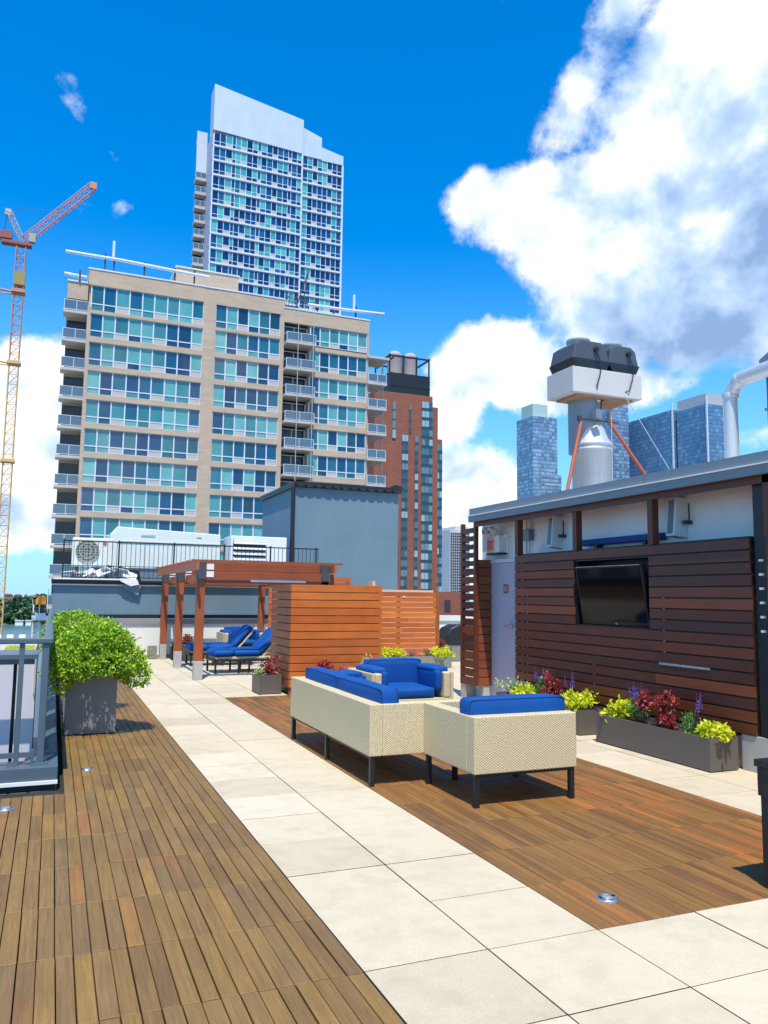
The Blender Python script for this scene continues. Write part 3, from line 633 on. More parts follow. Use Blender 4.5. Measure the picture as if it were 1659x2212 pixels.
# steel bay between the slat walls
r=thing('dark_column','black steel column with six small pale blocks for light through gaps between the two slat walls','column',(6.2,5.5,0))
q=MB(); q.box(6.17,6.45,5.43,5.60,0.0,2.79); link('shaft',q,M['black'],r)
for k in range(6): q=MB(); z=1.30+k*.133; q.box(6.145,6.17,5.485,5.535,z,z+.022); link('pale_block',q,M['offwhite'],r)  # six pale blocks in place of daylight seen through gaps
q=MB(); q.box(6.14,6.5,5.46,5.8,.0,.33); link('plinth',q,M['conc'],r)
r=thing('near_slat_wall','reddish slat cladding panel cut by the right edge of the picture','cladding',(6.15,4,0))
link('slats',slats(6.115,6.14,2.2,5.42,.33,2.2,14,'y',.014),M['slaty'],r)
q=MB(); q.box(6.16,6.17,2.2,5.42,.33,2.2); link('backing',q,M['black'],r)
for y in (5.37,4.0,2.6): q=MB(); q.box(6.10,6.25,y-.05,y+.05,2.201,2.79); link('upright',q,M['slaty'],r)
q=MB(); q.box(6.2,6.4,2.2,5.4,0,.30); link('base',q,M['conc'],r)
q=MB(); q.box(6.30,6.34,2.2,5.4,2.2,2.79); link('dark_panel',q,M['black'],r)
# slatted wing beyond the door
r=thing('slatted_wing','narrow see through slat wing standing on concrete feet left of the door','screen',(6.2,11.1,0))
q=MB(); n=19; p=(2.72-.22)/n
for k in range(n):
    za=.22+k*p; g_=.012 if k<7 else (.030 if k<14 else .05)
    q.box(6.13,6.155,11.0,11.42,za+g_/2,za+p-g_/2)
link('side_slats',q,M['slaty'],r)
q=MB()
for k in range(n-4):
    za=.22+k*p; q.box(6.157,6.47,10.985,11.01,za+.006,za+p-.006)
link('front_slats',q,wood('front_wing_slats',[(0,(.19,.05,.02)),(.5,(.26,.07,.022)),(1,(.22,.055,.02))],'x',.5,.7),r)
q=MB(); q.box(6.16,6.50,11.02,11.03,.22,2.19); link('backing',q,M['black'],r)
for (a,b) in ((6.125,11.40),(6.125,10.97)): q=MB(); q.box(a,a+.06,b-.02,b+.04,.22,2.78); link('post',q,M['slaty'],r)
for (a,b,c_,d_) in ((6.14,6.34,11.3,11.45),(6.30,6.46,11.0,11.15)): q=MB(); q.box(a,b,c_,d_,0,.22); link('foot',q,M['conc'],r)
# stucco band fittings
r=thing('exit_sign','cream emergency light box with orange EXIT panel and two lamp heads above the door','exit sign',(6.4,10.85,2.4))
q=MB(); q.box(6.36,6.498,10.62,10.98,2.29,2.56); link('housing',q,M['offwhite'],r,bevel=.008)
q=MB(); q.box(6.354,6.36,10.76,10.975,2.30,2.55); link('face',q,plain('orange_sign_face',(.85,.42,.25),.5,var=.05),r)
cu=bpy.data.curves.new('exit_text','FONT'); cu.body='EXIT'; cu.size=.20; cu.align_x='CENTER'; cu.extrude=.003; cu.space_character=.86
to=bpy.data.objects.new('exit_text',cu); me=bpy.data.meshes.new_from_object(to); bpy.data.objects.remove(to)
me.materials.clear(); me.materials.append(plain('exit_letter_red',(.75,.06,.02),.5,var=.03)); me.name='lettering'
lo=bpy.data.objects.new('lettering',me); COL.objects.link(lo); lo.parent=r
lo.matrix_local=Matrix.Translation((6.352-6.4,10.867-10.85,2.345-2.4))@Matrix(((0,0,-1,0),(-.52,0,0,0),(0,1.05,0,0),(0,0,0,1)))
WL[lo.name]=WL[r.name]
q=MB(); q.box(6.35,6.5,10.6,11.0,2.265,2.288); link('shelf',q,M['black'],r)
for y in (10.96,10.78):
    q=MB(); q.tube((6.37,y,2.66),(6.29,y+.01,2.63),.055,.062,n=18); q.tube((6.42,y,2.56),(6.40,y,2.66),.014); L=link('lamp_head',q,M['white'],r)
    q=MB(); q.tube((6.289,y+.01,2.63),(6.284,y+.01,2.63),.05,n=18); link('lens',q,M['steel'],L)
q=MB(); q.tube((6.45,10.52,2.28),(6.45,10.52,2.55),.014); q.tube((6.45,10.52,2.55),(6.45,10.62,2.55),.014); link('conduit',q,M['white'],r)
r=thing('junction_box','small grey junction box with twin conduits on the stucco band','electrical box',(6.45,9.95,2.5))
q=MB(); q.box(6.40,6.498,9.85,10.08,2.44,2.60); link('box_cover',q,M['cap'],r,bevel=.004)
for y in (9.92,10.0): q=MB(); q.tube((6.46,y,2.60),(6.46,y,2.79),.016); link('conduit',q,M['white'],r)
for y in (9.92,10.0): q=MB(); q.tube((6.46,y,2.22),(6.46,y,2.44),.014); link('conduit',q,M['galv'],r)
def wedge(y,lb):
    r=thing('wall_speaker',lb,'wall light',(6.4,y,2.5),'wedge shaped wall fittings')
    q=MB(); q.prism([(6.498,2.73),(6.34,2.73),(6.30,2.30),(6.498,2.28)],'y',y-.065,y+.065); link('housing',q,M['white'],r,bevel=.006)
    q=MB(); q.prism([(6.333,2.70),(6.329,2.70),(6.2925,2.33),(6.297,2.33)],'y',y-.045,y+.035); link('grille',q,plain('blue_grey_grille',(.18,.25,.28),.6),r)
    q=MB(); q.box(6.40,6.498,y-.14,y-.09,2.43,2.47); q.tube((6.45,y-.14,2.45),(6.45,y-.14,2.66),.01); link('bracket',q,M['darkgrey'],r)
wedge(9.20,'pale wedge shaped wall fitting on the stucco between the junction box and the blue bar'); wedge(6.86,'pale wedge shaped wall fitting on the stucco nearest the right edge of the picture')
r=thing('blue_awning_bar','dark blue folded awning bar mounted low on the stucco band above the television','awning',(6.42,8,2.33))
q=MB(); q.box(6.38,6.48,7.10,8.60,2.28,2.36); link('fabric_roll',q,plain('navy_fabric',(.015,.06,.22),.7),r,bevel=.015)
for y in (7.4,8.3): q=MB(); q.box(6.40,6.499,y-.03,y+.03,2.22,2.28); link('bracket',q,M['black'],r)
# ------------------------------------------------------------------ kitchen exhaust stack on the pavilion roof
r=thing('exhaust_stack','fat galvanised exhaust stack carrying a concrete box with two dark hoods','exhaust stack',(9.5,12.5,2.9))
cx,cy=9.55,12.45
q=MB(); q.lathe(cx,cy,[(.38,2.9),(.38,4.42),(.40,4.43),(.40,4.47),(.38,4.48),(.38,4.52),(.40,4.53),(.40,4.57),(.38,4.58),(.36,4.62),(.2,5.0),(.14,5.15)],32); link('flue',q,M['galv'],r)
q=MB(); q.tube((cx-.12,cy+.08,4.4),(cx-.12,cy+.08,5.45),.30,n=28); link('inner_flue',q,plain('grey_duct',(.26,.29,.31),.5,.4),r)
q=MB(); q.lathe(cx,cy-.1,[(.09,5.1),(.05,5.3),(.06,5.38),(.12,5.42)],16); link('spigot',q,M['white'],r)
q=MB(); q.box(8.80,10.42,12.0,12.85,5.46,5.95); link('plenum_box',q,plain('pale_concrete_panel',(.50,.49,.47),.8,var=.12,sc=2,streak=(1,1,.5)),r,bevel=.01)
q=MB(); q.box(8.95,10.27,12.1,12.75,5.42,5.459); link('underside',q,plain('rusty_underside',(.32,.20,.12),.8,var=.5,sc=3),r)
for (a,b) in ((8.86,9.66),(9.69,10.37)):
    q=MB(); m=(a+b)/2; w=(b-a)/2
    q.prism([(a+.07,5.955),(b-.07,5.955),(b+.02,6.14),(b-.05,6.42),(b-.16,6.50),(a+.16,6.50),(a+.05,6.42),(a-.02,6.14)],'y',12.05,12.8); h=link('hood',q,plain('dark_grey_hood',(.075,.085,.10),.5,.2,var=.2,sc=4),r,bevel=.02)
    q=MB(); q.prism([(a+.06,5.958),(b-.06,5.958),(b+.03,6.13),(a-.03,6.13)],'y',12.03,12.82); link('intake_mesh',q,M['black'],h)
    q=MB(); q.lathe(m,12.45,[(.2,6.49),(.2,6.56),(.23,6.57),(.23,6.62)],20); link('collar',q,M['galv'],h)
    q=MB(); q.tube((m+.1,12.04,6.34),(m+.1,11.99,6.34),.05,n=12); q.path([(m+.1,12.0,6.3),(m+.16,11.98,6.1),(m+.16,11.97,5.9),(m+.06,11.97,5.6),(9.6,12.2,5.4),(9.5,12.1,5.15)],.011); link('cable',q,M['black'],h)
for s_ in (-1,1): q=MB(); q.box(cx+s_*.16-.07,cx+s_*.16+.07,12.0,12.1,5.0,5.17); link('control_box',q,M['cap'],r)
for (p0,p1) in (((8.50,12,3.0),(9.12,12.2,4.95)),((11.35,12,2.95),(9.72,12.2,5.07))):
    q=MB(); q.tube(p0,p1,.035,n=8); q.tube((p0[0],p0[1],2.9),p0,.05); link('brace',q,plain('red_oxide_brace',(.42,.10,.05),.6,var=.35,sc=8),r)
q=MB(); q.tube((10.0,12.0,5.5),(11.5,11.6,3.0),.008,n=5); q.tube((cx,11.85,3.0),(cx,11.85,5.0),.008,n=5); link('guy_wire',q,M['galv'],r)
q=MB(); q.tube((cx-.45,12.2,5.0),(cx+.45,12.2,5.0),.014,n=6); q.box(cx-.5,cx-.44,12.17,12.23,4.95,5.05); link('clamp_ring',q,M['darkgrey'],r)
r=thing('vent_pipe','tall galvanised vent pipe with a bend leading to the duct at the right edge','pipe',(8.0,7.55,2.9))
pts=[(8,7.55,2.9),(8,7.55,4.25),(8,7.47,4.36),(8,7.38,4.42),(8,6.3,4.48)]
q=MB(); q.tube(pts[0],pts[1],.085,n=20); q.tube(pts[1],pts[2],.09,n=20); q.tube(pts[2],pts[3],.09,n=20); q.tube(pts[3],pts[4],.095,n=20); link('pipe_run',q,M['galv'],r)
q=MB(); q.lathe(8,7.55,[(.1,4.2),(.105,4.22),(.105,4.25),(.1,4.27)],20); q.tube((8,7.41,4.40),(8,7.37,4.42),.105,n=20); link('collar',q,M['galv'],r)
r=thing('duct_tower','slate blue sheet metal duct tower at the right edge of the picture','duct',(8.5,6.6,2.9))
q=MB(); q.box(8.15,9.4,6.0,7.12,2.9,3.98); q.box(8.15,9.4,6.0,7.12,3.99,4.58); link('casing',q,M['greymetal'],r,bevel=.006)
q=MB(); q.box(8.13,9.42,5.98,7.14,3.965,4.0); q.box(8.10,9.45,5.95,7.17,4.581,4.63); q.prism([(7.16,4.63),(5.95,4.63),(6.3,4.80),(6.8,4.80)],'x',8.1,9.4); link('flange',q,M['cap'],r)
# ------------------------------------------------------------------ pergola
r=thing('pergola','red stained timber pergola on concrete footings shading the loungers','pergola',(3.7,17.6,0))
for x in (2.49,4.93):
    for y in (15.05,17.65,20.15):
        q=MB(); q.box(x,x+.15,y,y+.15,.35,1.86); P_=link('post',q,M['postw'],r,bevel=.006)
        q=MB(); q.box(x-.005,x+.155,y-.005,y+.155,0,.35); link('footing',q,M['conc'],P_,bevel=.006)
        q=MB(); q.box(x-.008,x+.158,y-.008,y+.158,1.86,2.19); link('bracket',q,plain('galvanised_bracket',(.10,.10,.12),.45,.4),P_)
        if x<3:
            q=MB(); q.box(x+.165,x+.30,y-.012,y-.004,1.91,2.02); q.box(x+.165,x+.30,y-.012,y-.004,2.05,2.16); link('bolt_plate',q,M['white'],P_)
for y in (15.05,17.65,20.15):
    q=MB(); q.box(2.65,5.20,y,y+.06,1.80,2.01); link('lower_beam',q,M['beamx'],r,bevel=.004)
    q=MB(); q.box(2.652,5.22,y+.07,y+.13,2.03,2.19); link('upper_beam',q,M['beamx'],r,bevel=.004)
for x in (2.42,2.66,4.90,5.10):
    q=MB(); q.box(x,x+.045,14.75,20.6,2.03,2.19) if x in (2.42,5.10) else q.box(x,x+.045,15.2,20.15,1.84,1.99); link('side_beam',q,M['beamy'],r)
for k in range(10):
    y=14.85+k*.62; q=MB(); q.box(2.34,5.30,y,y+.045,2.19+.001,2.23); link('rafter',q,M['beamx'],r)
q=MB(); q.box(3.5,4.6,15.03,15.05,1.83,1.87); link('light_strip',q,M['white'],r)
# ------------------------------------------------------------------ seating
def sofa(name,lb,w,d,loc,rz,armpads,backs,seats,front_leg=True,grp='woven outdoor seating group',armh=.67,arms=(True,True)):
    r=thing(name,lb,'sofa' if w>1.2 else 'armchair',(0,0,0),grp)
    at=.13
    q=MB(); q.box(0,w,0,.12,.25,.68); q.box(.04,w-.04,.12,d,.25,.37)
    for i,x in enumerate((0,w-.04)): q.box(x,x+.04,.1201,d,.25,(.68 if arms[i] else .37))
    link('frame',q,M['wicker'],r,bevel=.008,seg=3)
    for i,x in enumerate((.041,w-at)):
        if arms[i]: q=MB(); q.box(x,x+at-.041,.121,d+.002,.372,armh+.012); link('arm',q,M['wicker'],r,bevel=.022,seg=4)
    for (a,b) in backs: q=MB(); q.cushion(a,b,.115,.29,.42,.80,.035,.012); piping(q,a+.008,b-.008,.125,.43,.792,.03); piping(q,a+.008,b-.008,.28,.43,.792,.03); q2=link('back_cushion',q,[M['blue'],M['piping']],r)
    for (a,b) in seats: q=MB(); q.cushion(a,b,.20,d-.02,.37,.50,.03,.018); link('seat_cushion',q,M['blue'],r)
    for i in armpads:
        x0=(at+.005,at+.10) if i==0 else (w-at-.10,w-at-.005)
        xt=(.03,at+.10) if i==0 else (w-at-.10,w-.03)
        q=MB(); q.cushion(x0[0],x0[1],.28,d-.03,.45,armh+.03,.03,.008); q.cushion(xt[0],xt[1],.20,d-.08,armh-.01,armh+.07,.03,.006); link('arm_cushion',q,M['blue'],r)
    for x in (.015,w-.055):
        for y in (.015,d-.055): q=MB(); q.box(x,x+.04,y,y+.04,0,.25); link('leg',q,M['black'],r)
    if w>1.5:
        q=MB(); q.box(w/2-.02,w/2+.02,.015,.055,0,.25); link('leg',q,M['black'],r)
    q=MB(); q.box(.055,w-.055,.02,.05,.225,.249); q.box(.055,w-.055,d-.05,d-.02,.225,.249); link('leg_rail',q,M['black'],r)
    r.location=loc; r.rotation_euler=(0,0,rz); return r
sofa('wicker_sofa','long cream wicker sofa with blue back cushions, its back along the pale path',2.42,.86,(2.53,8.75,0),-math.pi/2,[0],[(.15,1.2),(1.2,2.38)],[(.24,.82),(.82,1.42),(1.42,2.28)])
sofa('wicker_armchair','cream wicker armchair nearest the camera, its back and blue cushion towards the camera',.94,.90,(3.03,5.43,0),0,[],[(.02,.92)],[(.14,.80)])
sofa('wicker_armchair','cream wicker armchair facing the camera from behind the long sofa, blue arm pads',1.08,.86,(4.60,9.62,0),math.pi,[0,1],[(.17,.91)],[(.24,.84)])
sofa('wicker_armchair','cream wicker armchair with blue back standing at the rear under the pergola',1.0,.85,(4.75,19.6,0),math.pi,[0,1],[(.15,.85)],[(.14,.86)])
def lounger(lb,x,y,rz):
    r=thing('chaise_lounge',lb,'lounger',(0,0,0),'blue cushioned loungers under the pergola')
    q=MB(); 
    for b in (0,.64): q.box(0,1.45,b,b+.04,.24,.285)
    q.box(0,.04,0,.68,.24,.285); q.box(1.41,1.45,0,.68,.24,.285); link('frame',q,M['black'],r)
    q=MB(); q.box(.05,1.4,.045,.635,.262,.33); link('wicker_base',q,M['wicker'],r,bevel=.01)
    for a in (.02,.50,.72,1.36):
        for b in (.0,.64): q=MB(); q.box(a,a+.035,b,b+.035,0,.24); link('leg',q,M['black'],r)
    q=MB(); q.box(.5,.75,0.005,.03,.05,.08); link('stretcher',q,M['black'],r)
    for (a,b) in ((0,.42),(.42,.98)): q=MB(); q.cushion(a,b,.02,.66,.335,.47,.06,.03); link('seat_cushion',q,M['blue'],r)
    rot=Matrix.Rotation(R_(-48),3,'Y')
    q=MB(); q.cushion(.98,1.62,.03,.65,.345,.47,.05,.02,rot=rot,piv=(.98,0,.36)); link('back_cushion',q,M['blue'],r)
    q=MB(); v=[(.98,.30),(1.40,.77),(1.43,.75),(1.02,.28)]; q.prism(v,'y',.05,.63); link('backrest_frame',q,M['wicker'],r)
    q=MB(); q.cushion(1.28,1.52,.1,.58,.66,.78,.05,.02,rot=Matrix.Rotation(R_(-20),3,'Y'),piv=(1.4,0,.7)); link('head_roll',q,M['blue'],r)
    r.location=(x,y,0); r.rotation_euler=(0,0,rz); return r
lounger('blue chaise lounge nearest the front of the pergola, foot end towards the path',3.05,16.1,R_(4)); lounger('blue chaise lounge second from the front under the pergola',2.85,17.9,R_(0))
r=thing('side_table','low black side table against the cream parapet beside the pergola posts','table',(2.95,19.3,0))
q=MB(); q.box(2.68,3.4,19.1,19.7,.40,.44); link('table_top',q,M['black'],r)
for x in (2.70,3.34):
    for y in (19.12,19.64): q=MB(); q.box(x,x+.04,y,y+.04,0,.4); link('leg',q,M['black'],r)
# black slatted bar table leg at right edge
r=thing('black_patio_table','black metal patio table with slatted side cut by the right edge of the picture','table',(4.2,3.0,0))
q=MB(); q.box(3.745,4.7,2.55,3.46,.66,.70); link('table_top',q,M['black'],r,bevel=.004)
q=MB(); q.box(3.76,4.68,3.42,3.45,.50,.655); q.box(3.76,3.79,2.57,3.418,.50,.655); link('apron',q,M['black'],r)
for (x,y) in ((3.765,3.39),(3.765,2.58),(4.62,3.39),(4.62,2.58)): q=MB(); q.box(x,x+.045,y,y+.045,0,.66); link('leg',q,M['black'],r)
q=MB()
for k in range(5): q.box(3.84+k*.16,3.94+k*.16,3.425,3.44,.05,.5)
q.box(3.815,4.61,3.425,3.44,.02,.05); link('side_slats',q,M['black'],r)
# ------------------------------------------------------------------ planters and plants
from mathutils import noise as mnoise
def trough(name,lb,x0,x1,y0,y1,h,mt=None,grp='brown grey flower troughs',t_=.02,z0=0):
    r=thing(name,lb,'planter',((x0+x1)/2,(y0+y1)/2,z0),grp); mt=mt or M['planter']
    q=MB(); q.box(x0,x1,y0,y0+t_,z0+.01,h); q.box(x0,x1,y1-t_,y1,z0+.01,h); q.box(x0,x0+t_,y0+t_,y1-t_,z0+.01,h); q.box(x1-t_,x1,y0+t_,y1-t_,z0+.01,h); link('box_wall',q,mt,r)
    q=MB(); q.box(x0+t_,x1-t_,y0+t_,y1-t_,z0+.02,h-.03); link('soil',q,M['soil'],r)
    q=MB(); 
    for a in (x0+.03,x1-.07):
        for b in (y0+.03,y1-.07): q.box(a,a+.04,b,b+.04,z0,z0+.012)
    link('foot',q,M['black'],r); return r
L={}
L['shrub']=leafmat('glossy_light_green_leaves',[(0,(.12,.28,.02)),(.4,(.27,.50,.03)),(.8,(.46,.66,.045)),(.97,(.62,.70,.06)),(1,(.60,.34,.08))],rough=.4,tl=.18)
L['lime']=leafmat('lime_yellow_leaves',[(0,(.55,.66,.02)),(.6,(.72,.78,.03)),(1,(.80,.72,.05))],tl=.3)
L['red']=leafmat('maroon_coleus_leaves',[(0,(.16,.015,.03)),(.5,(.30,.03,.04)),(.85,(.48,.07,.05)),(1,(.55,.17,.06))],tl=.25)
L['pink']=leafmat('pink_flower_petals',[(0,(.55,.06,.14)),(.6,(.75,.18,.30)),(1,(.8,.35,.4))],tl=.3)
L['green']=leafmat('mid_green_leaves',[(0,(.06,.20,.05)),(.6,(.13,.34,.08)),(1,(.25,.48,.14))],tl=.3)
L['varieg']=leafmat('pale_variegated_leaves',[(0,(.18,.38,.12)),(.6,(.45,.58,.25)),(1,(.72,.76,.5))],tl=.3)
L['purple']=leafmat('violet_salvia_blooms',[(0,(.12,.08,.42)),(1,(.30,.20,.62))],tl=.3)
L['stem']=plain('green_brown_stems',(.10,.13,.04),.7,var=.3)
def rv(s=1): return Vector((rnd.gauss(0,1),rnd.gauss(0,1),rnd.gauss(0,1)))*s
def tuft(q,c,rad,n,ll,lw,up=.5,inner=.55,mi=0,zmin=None):
    for i in range(n):
        d=rv().normalized(); k=rnd.uniform(inner,1.03)
        p=Vector(c)+Vector((d.x*rad[0],d.y*rad[1],d.z*rad[2]))*k
        if zmin is not None and p.z<zmin: continue
        dr=(d+rv(.55)+Vector((0,0,up))).normalized()
        q.leaf(p,dr,(d+rv(.3)),ll*rnd.uniform(.7,1.25),lw*rnd.uniform(.7,1.2),mi)
def stems(base,tops,rad=.004):
    q=MB()
    for tpt in tops:
        b=Vector(base)+Vector((rnd.uniform(-.03,.03),rnd.uniform(-.03,.03),0)); m=(b+Vector(tpt))/2+rv(.015); q.tube(b,m,rad,rad*.8,n=5); q.tube(m,tpt,rad*.8,rad*.4,n=5)
    return q
def plant(kind,x,y,z,rad,h,lb,n=1):
    nm={'lime':'lime_vine','red':'coleus','green':'salvia','varieg':'variegated_plant','pink':'pink_flowers','spike':'salvia','crown':'coleus'}[kind]
    cat={'lime':'vine','red':'coleus','green':'salvia','varieg':'plant','pink':'flowers','spike':'salvia','crown':'coleus'}[kind]
    r=thing(nm,lb,cat,(x,y,z)); tops=[]
    q=MB()
    if kind=='lime':
        for i in range(9):
            a=rnd.uniform(0,6.28); rr=rad*rnd.uniform(.1,.8); c=(x+rr*math.cos(a),y+rr*math.sin(a),z+h*rnd.uniform(.2,.75)); tops.append(c); tuft(q,c,(rad*.42,rad*.42,h*.38),22,.062,.052,.1,.2,zmin=z-.05)
        link('leaves',q,L['lime'],r)
    elif kind in('red','crown'):
        for i in range(12 if kind=='red' else 7):
            a=rnd.uniform(0,6.28); rr=rad*rnd.uniform(0,.75); c=(x+rr*math.cos(a),y+rr*math.sin(a),z+h*rnd.uniform(.25,.9)); tops.append(c); tuft(q,c,(rad*.36,rad*.36,h*.2),26,.048,.032,.3,.2,zmin=z-.02)
        link('leaves',q,L['red'],r)
    elif kind=='varieg':
        for i in range(9):
            a=rnd.uniform(0,6.28); rr=rad*rnd.uniform(0,.8); c=(x+rr*math.cos(a),y+rr*math.sin(a),z+h*rnd.uniform(.2,.85)); tops.append(c); tuft(q,c,(rad*.35,rad*.35,h*.25),26,.045,.028,.3,.2,zmin=z-.02)
        link('leaves',q,L['varieg'],r)
    elif kind=='pink':
        g2=MB()
        for i in range(12):
            q=MB()
            a=rnd.uniform(0,6.28); rr=rad*rnd.uniform(0,.9); c=(x+rr*math.cos(a),y+rr*math.sin(a)*.5,z+h*rnd.uniform(.3,.9)); tops.append(c); tuft(q,c,(.05,.05,.035),14,.028,.024,.5,.2); tuft(g2,(c[0],c[1],c[2]-.04),(.06,.06,.05),10,.035,.02); link('flower_head',q,L['pink'],r)
        link('leaves',g2,L['green'],r)
    elif kind in ('green','spike'):
        for i in range(10):
            a=rnd.uniform(0,6.28); rr=rad*rnd.uniform(0,.75); c=(x+rr*math.cos(a),y+rr*math.sin(a),z+h*rnd.uniform(.15,.6)); tops.append(c); tuft(q,c,(rad*.36,rad*.36,h*.24),30,.034,.016,.5,.2,zmin=z-.02)
        link('leaves',q,L['green'],r)
        if kind=='spike':
            for i in range(n):
                g2=MB()
                a=rnd.uniform(0,6.28); rr=rad*rnd.uniform(.1,.7); b=Vector((x+rr*math.cos(a),y+rr*math.sin(a),z+h*.5)); tp=b+Vector((rnd.uniform(-.04,.04),rnd.uniform(-.06,.06),h*rnd.uniform(.5,.8)))
                tops.append(tuple(b.lerp(tp,.6)))
                for k in range(9):
                    p=b.lerp(tp,.3+.7*k/8); w=.022*(1.15-k/8)
                    for m_ in range(5): g2.leaf(p,(rv().normalized()+Vector((0,0,.5))).normalized(),Vector((0,0,1))+rv(.3),w+.006,w*.8)
                link('flower_spike',g2,L['purple'],r)
    link('stems',stems((x,y,z-.03),tops),L['stem'],r); return r
# right hand troughs
trough('flower_trough','long brown grey trough nearest the right edge, planted with violet, red and lime plants',5.72,6.07,5.78,7.46,.31)
z=.27
plant('lime',5.86,7.30,z,.19,.22,'lime vine spilling over the far end of the nearest long trough')
plant('spike',5.93,7.02,z,.17,.36,'salvia with a cluster of violet spikes, left of the middle of the nearest long trough',7)
plant('crown',5.88,6.82,z,.10,.33,'small red coleus tuft between the salvia and the tall coleus in the nearest trough')
plant('red',5.9,6.60,z,.17,.36,'tall maroon coleus in the middle of the nearest long trough')
plant('crown',5.82,6.40,z,.09,.16,'low rust red coleus leaning over the rim of the nearest trough')
plant('spike',5.92,6.20,z,.18,.34,'bushy green salvia with one tall violet spike near the near end of the nearest trough',3)
plant('lime',5.88,5.90,z,.19,.15,'bright lime vine at the near end of the nearest long trough')
trough('flower_trough','brown grey trough in front of the grey door, partly hidden by the nearest chair',5.76,6.09,7.82,9.7,.29)
z=.25
plant('lime',5.9,7.98,z,.20,.24,'lime vine at the near end of the trough before the grey door')
plant('spike',5.95,8.25,z,.16,.36,'sparse salvia with thin violet spikes right of the maroon coleus by the door',4)
plant('red',5.92,8.62,z,.20,.40,'maroon coleus in the trough before the grey door')
plant('spike',5.98,8.95,z,.14,.40,'salvia with two violet spikes left of the maroon coleus by the door',5)
plant('lime',5.82,9.15,z,.17,.17,'lime vine low in the middle of the trough before the grey door')
plant('varieg',5.86,9.45,z,.22,.27,'pale variegated plant at the far end of the trough before the grey door')
# small square planter by the slat box
trough('flower_trough','small square grey planter at the corner of the orange slat box',3.12,3.49,12.62,13.1,.31)
plant('red',3.34,12.86,.28,.21,.27,'maroon coleus in the small square planter by the slat box')
plant('varieg',3.18,12.74,.28,.10,.12,'pale trailing plant at the left rim of the small square planter')
# trough in front of the slat box
trough('flower_trough','low trough hidden behind the long sofa along the orange slat box',3.75,5.1,11.95,12.33,.32)
plant('red',4.05,12.12,.29,.24,.26,'maroon coleus seen over the long sofa, left part of the slat box trough')
plant('pink',4.35,12.1,.29,.16,.20,'pink blooms between maroon and green in the slat box trough')
plant('varieg',4.78,12.12,.29,.22,.34,'green trailing plant at the right end of the slat box trough')
# far trough before the low screen
trough('flower_trough','long grey trough of lime and pink plants before the low slat screen',6.6,8.40,16.1,16.5,.27,M['planter2'])
for i,(x,k,lb) in enumerate([(6.75,'lime','yellow lime vine at the left end of the far trough'),(7.1,'lime','yellow lime vine next to the pink flowers in the far trough'),(7.45,'pink','pink flowers in the left middle of the far trough'),(7.8,'pink','pink flowers in the right middle of the far trough'),(8.05,'lime','yellow lime vine right of the pink flowers in the far trough'),(8.33,'lime','lime vine hanging over the right end of the far trough')]): plant(k,x,16.2,.24,.22,.2,lb)
trough('flower_trough','taller plain grey planter standing behind the right end of the far trough',9.2,9.9,17.6,18.1,.36,M['planter2'])
plant('red',9.0,17.9,.33,.16,.18,'small reddish tuft in front of the covered barbecue')
# pergola end
trough('flower_trough','small olive grey planter against the cream parapet left of the rear post',2.22,2.42,20.1,20.4,.30,M['planter2'])
trough('flower_trough','grey trough under the pergola against the cream parapet',2.75,3.9,19.9,20.35,.30)
plant('red',3.15,20.1,.27,.2,.30,'maroon coleus under the pergola against the cream parapet')
plant('varieg',2.86,20.1,.27,.14,.22,'pale plant left of the maroon coleus under the pergola')
# tall shrub planters on the left
trough('shrub_planter','tall grey planter dappled with leaf shadow, nearest of the two shrub planters',.20,.74,9.70,10.22,.74,M['planter2'],'tall grey shrub planters')
trough('shrub_planter','tall grey planter hidden behind the nearer shrub planter',.20,.74,11.4,11.92,.74,M['planter2'],'tall grey shrub planters')
def shrub(lb,lobes,base,n):
    r=thing('shrub',lb,'shrub',base)
    q=MB(); tot=sum(a[3]*a[4]*a[5] for a in lobes)
    for (cx_,cy_,cz_,a,b,c) in lobes:
        k=int(n*a*b*c/tot)
        for i in range(k):
            d=rv().normalized(); u=rnd.uniform(.50,1.0)**.5; u*=1+.10*math.sin(d.x*7+cx_*20)*math.sin(d.z*9+d.y*6)+rnd.uniform(-.06,.08)
            p=Vector((cx_+d.x*a*u,cy_+d.y*b*u,cz_+d.z*c*u))
            if u>.72 and mnoise.noise(p*11)+.35*mnoise.noise(p*27)<-.13: continue
            dr=(d*.8+rv(.6)+Vector((0,0,.25))).normalized(); s=rnd.uniform(.6,1.35)
            q.leaf(p,dr,d+rv(.45)+Vector((0,0,.4)),.040*s,.024*s)
    for i in range(int(n/160)):
        lo=rnd.choice(lobes); d=rv().normalized(); d.z=abs(d.z)*.7; b0=Vector((lo[0]+d.x*lo[3]*.9,lo[1]+d.y*lo[4]*.9,lo[2]+d.z*lo[5]*.9)); ln=rnd.uniform(.06,.17)
        for k in range(10):
            p=b0+d*ln*k/9; q.leaf(p,(d+rv(.6)).normalized(),d.orthogonal()+rv(.4),.034,.02)
    link('foliage',q,L['shrub'],r)
    q=MB(); b=Vector(base)
    for i in range(22):
        lo=rnd.choice(lobes); d=rv().normalized(); tp=Vector((lo[0]+d.x*lo[3]*.7,lo[1]+d.y*lo[4]*.7,lo[2]+d.z*lo[5]*.6)); m=b.lerp(tp,.5)+Vector((0,0,.05))+rv(.03)
        q.tube(b+rv(.03),m,.010,.007,n=6); q.tube(m,tp,.007,.003,n=5)
    link('branches',q,plain('shrub_bark',(.12,.08,.05),.8),r)
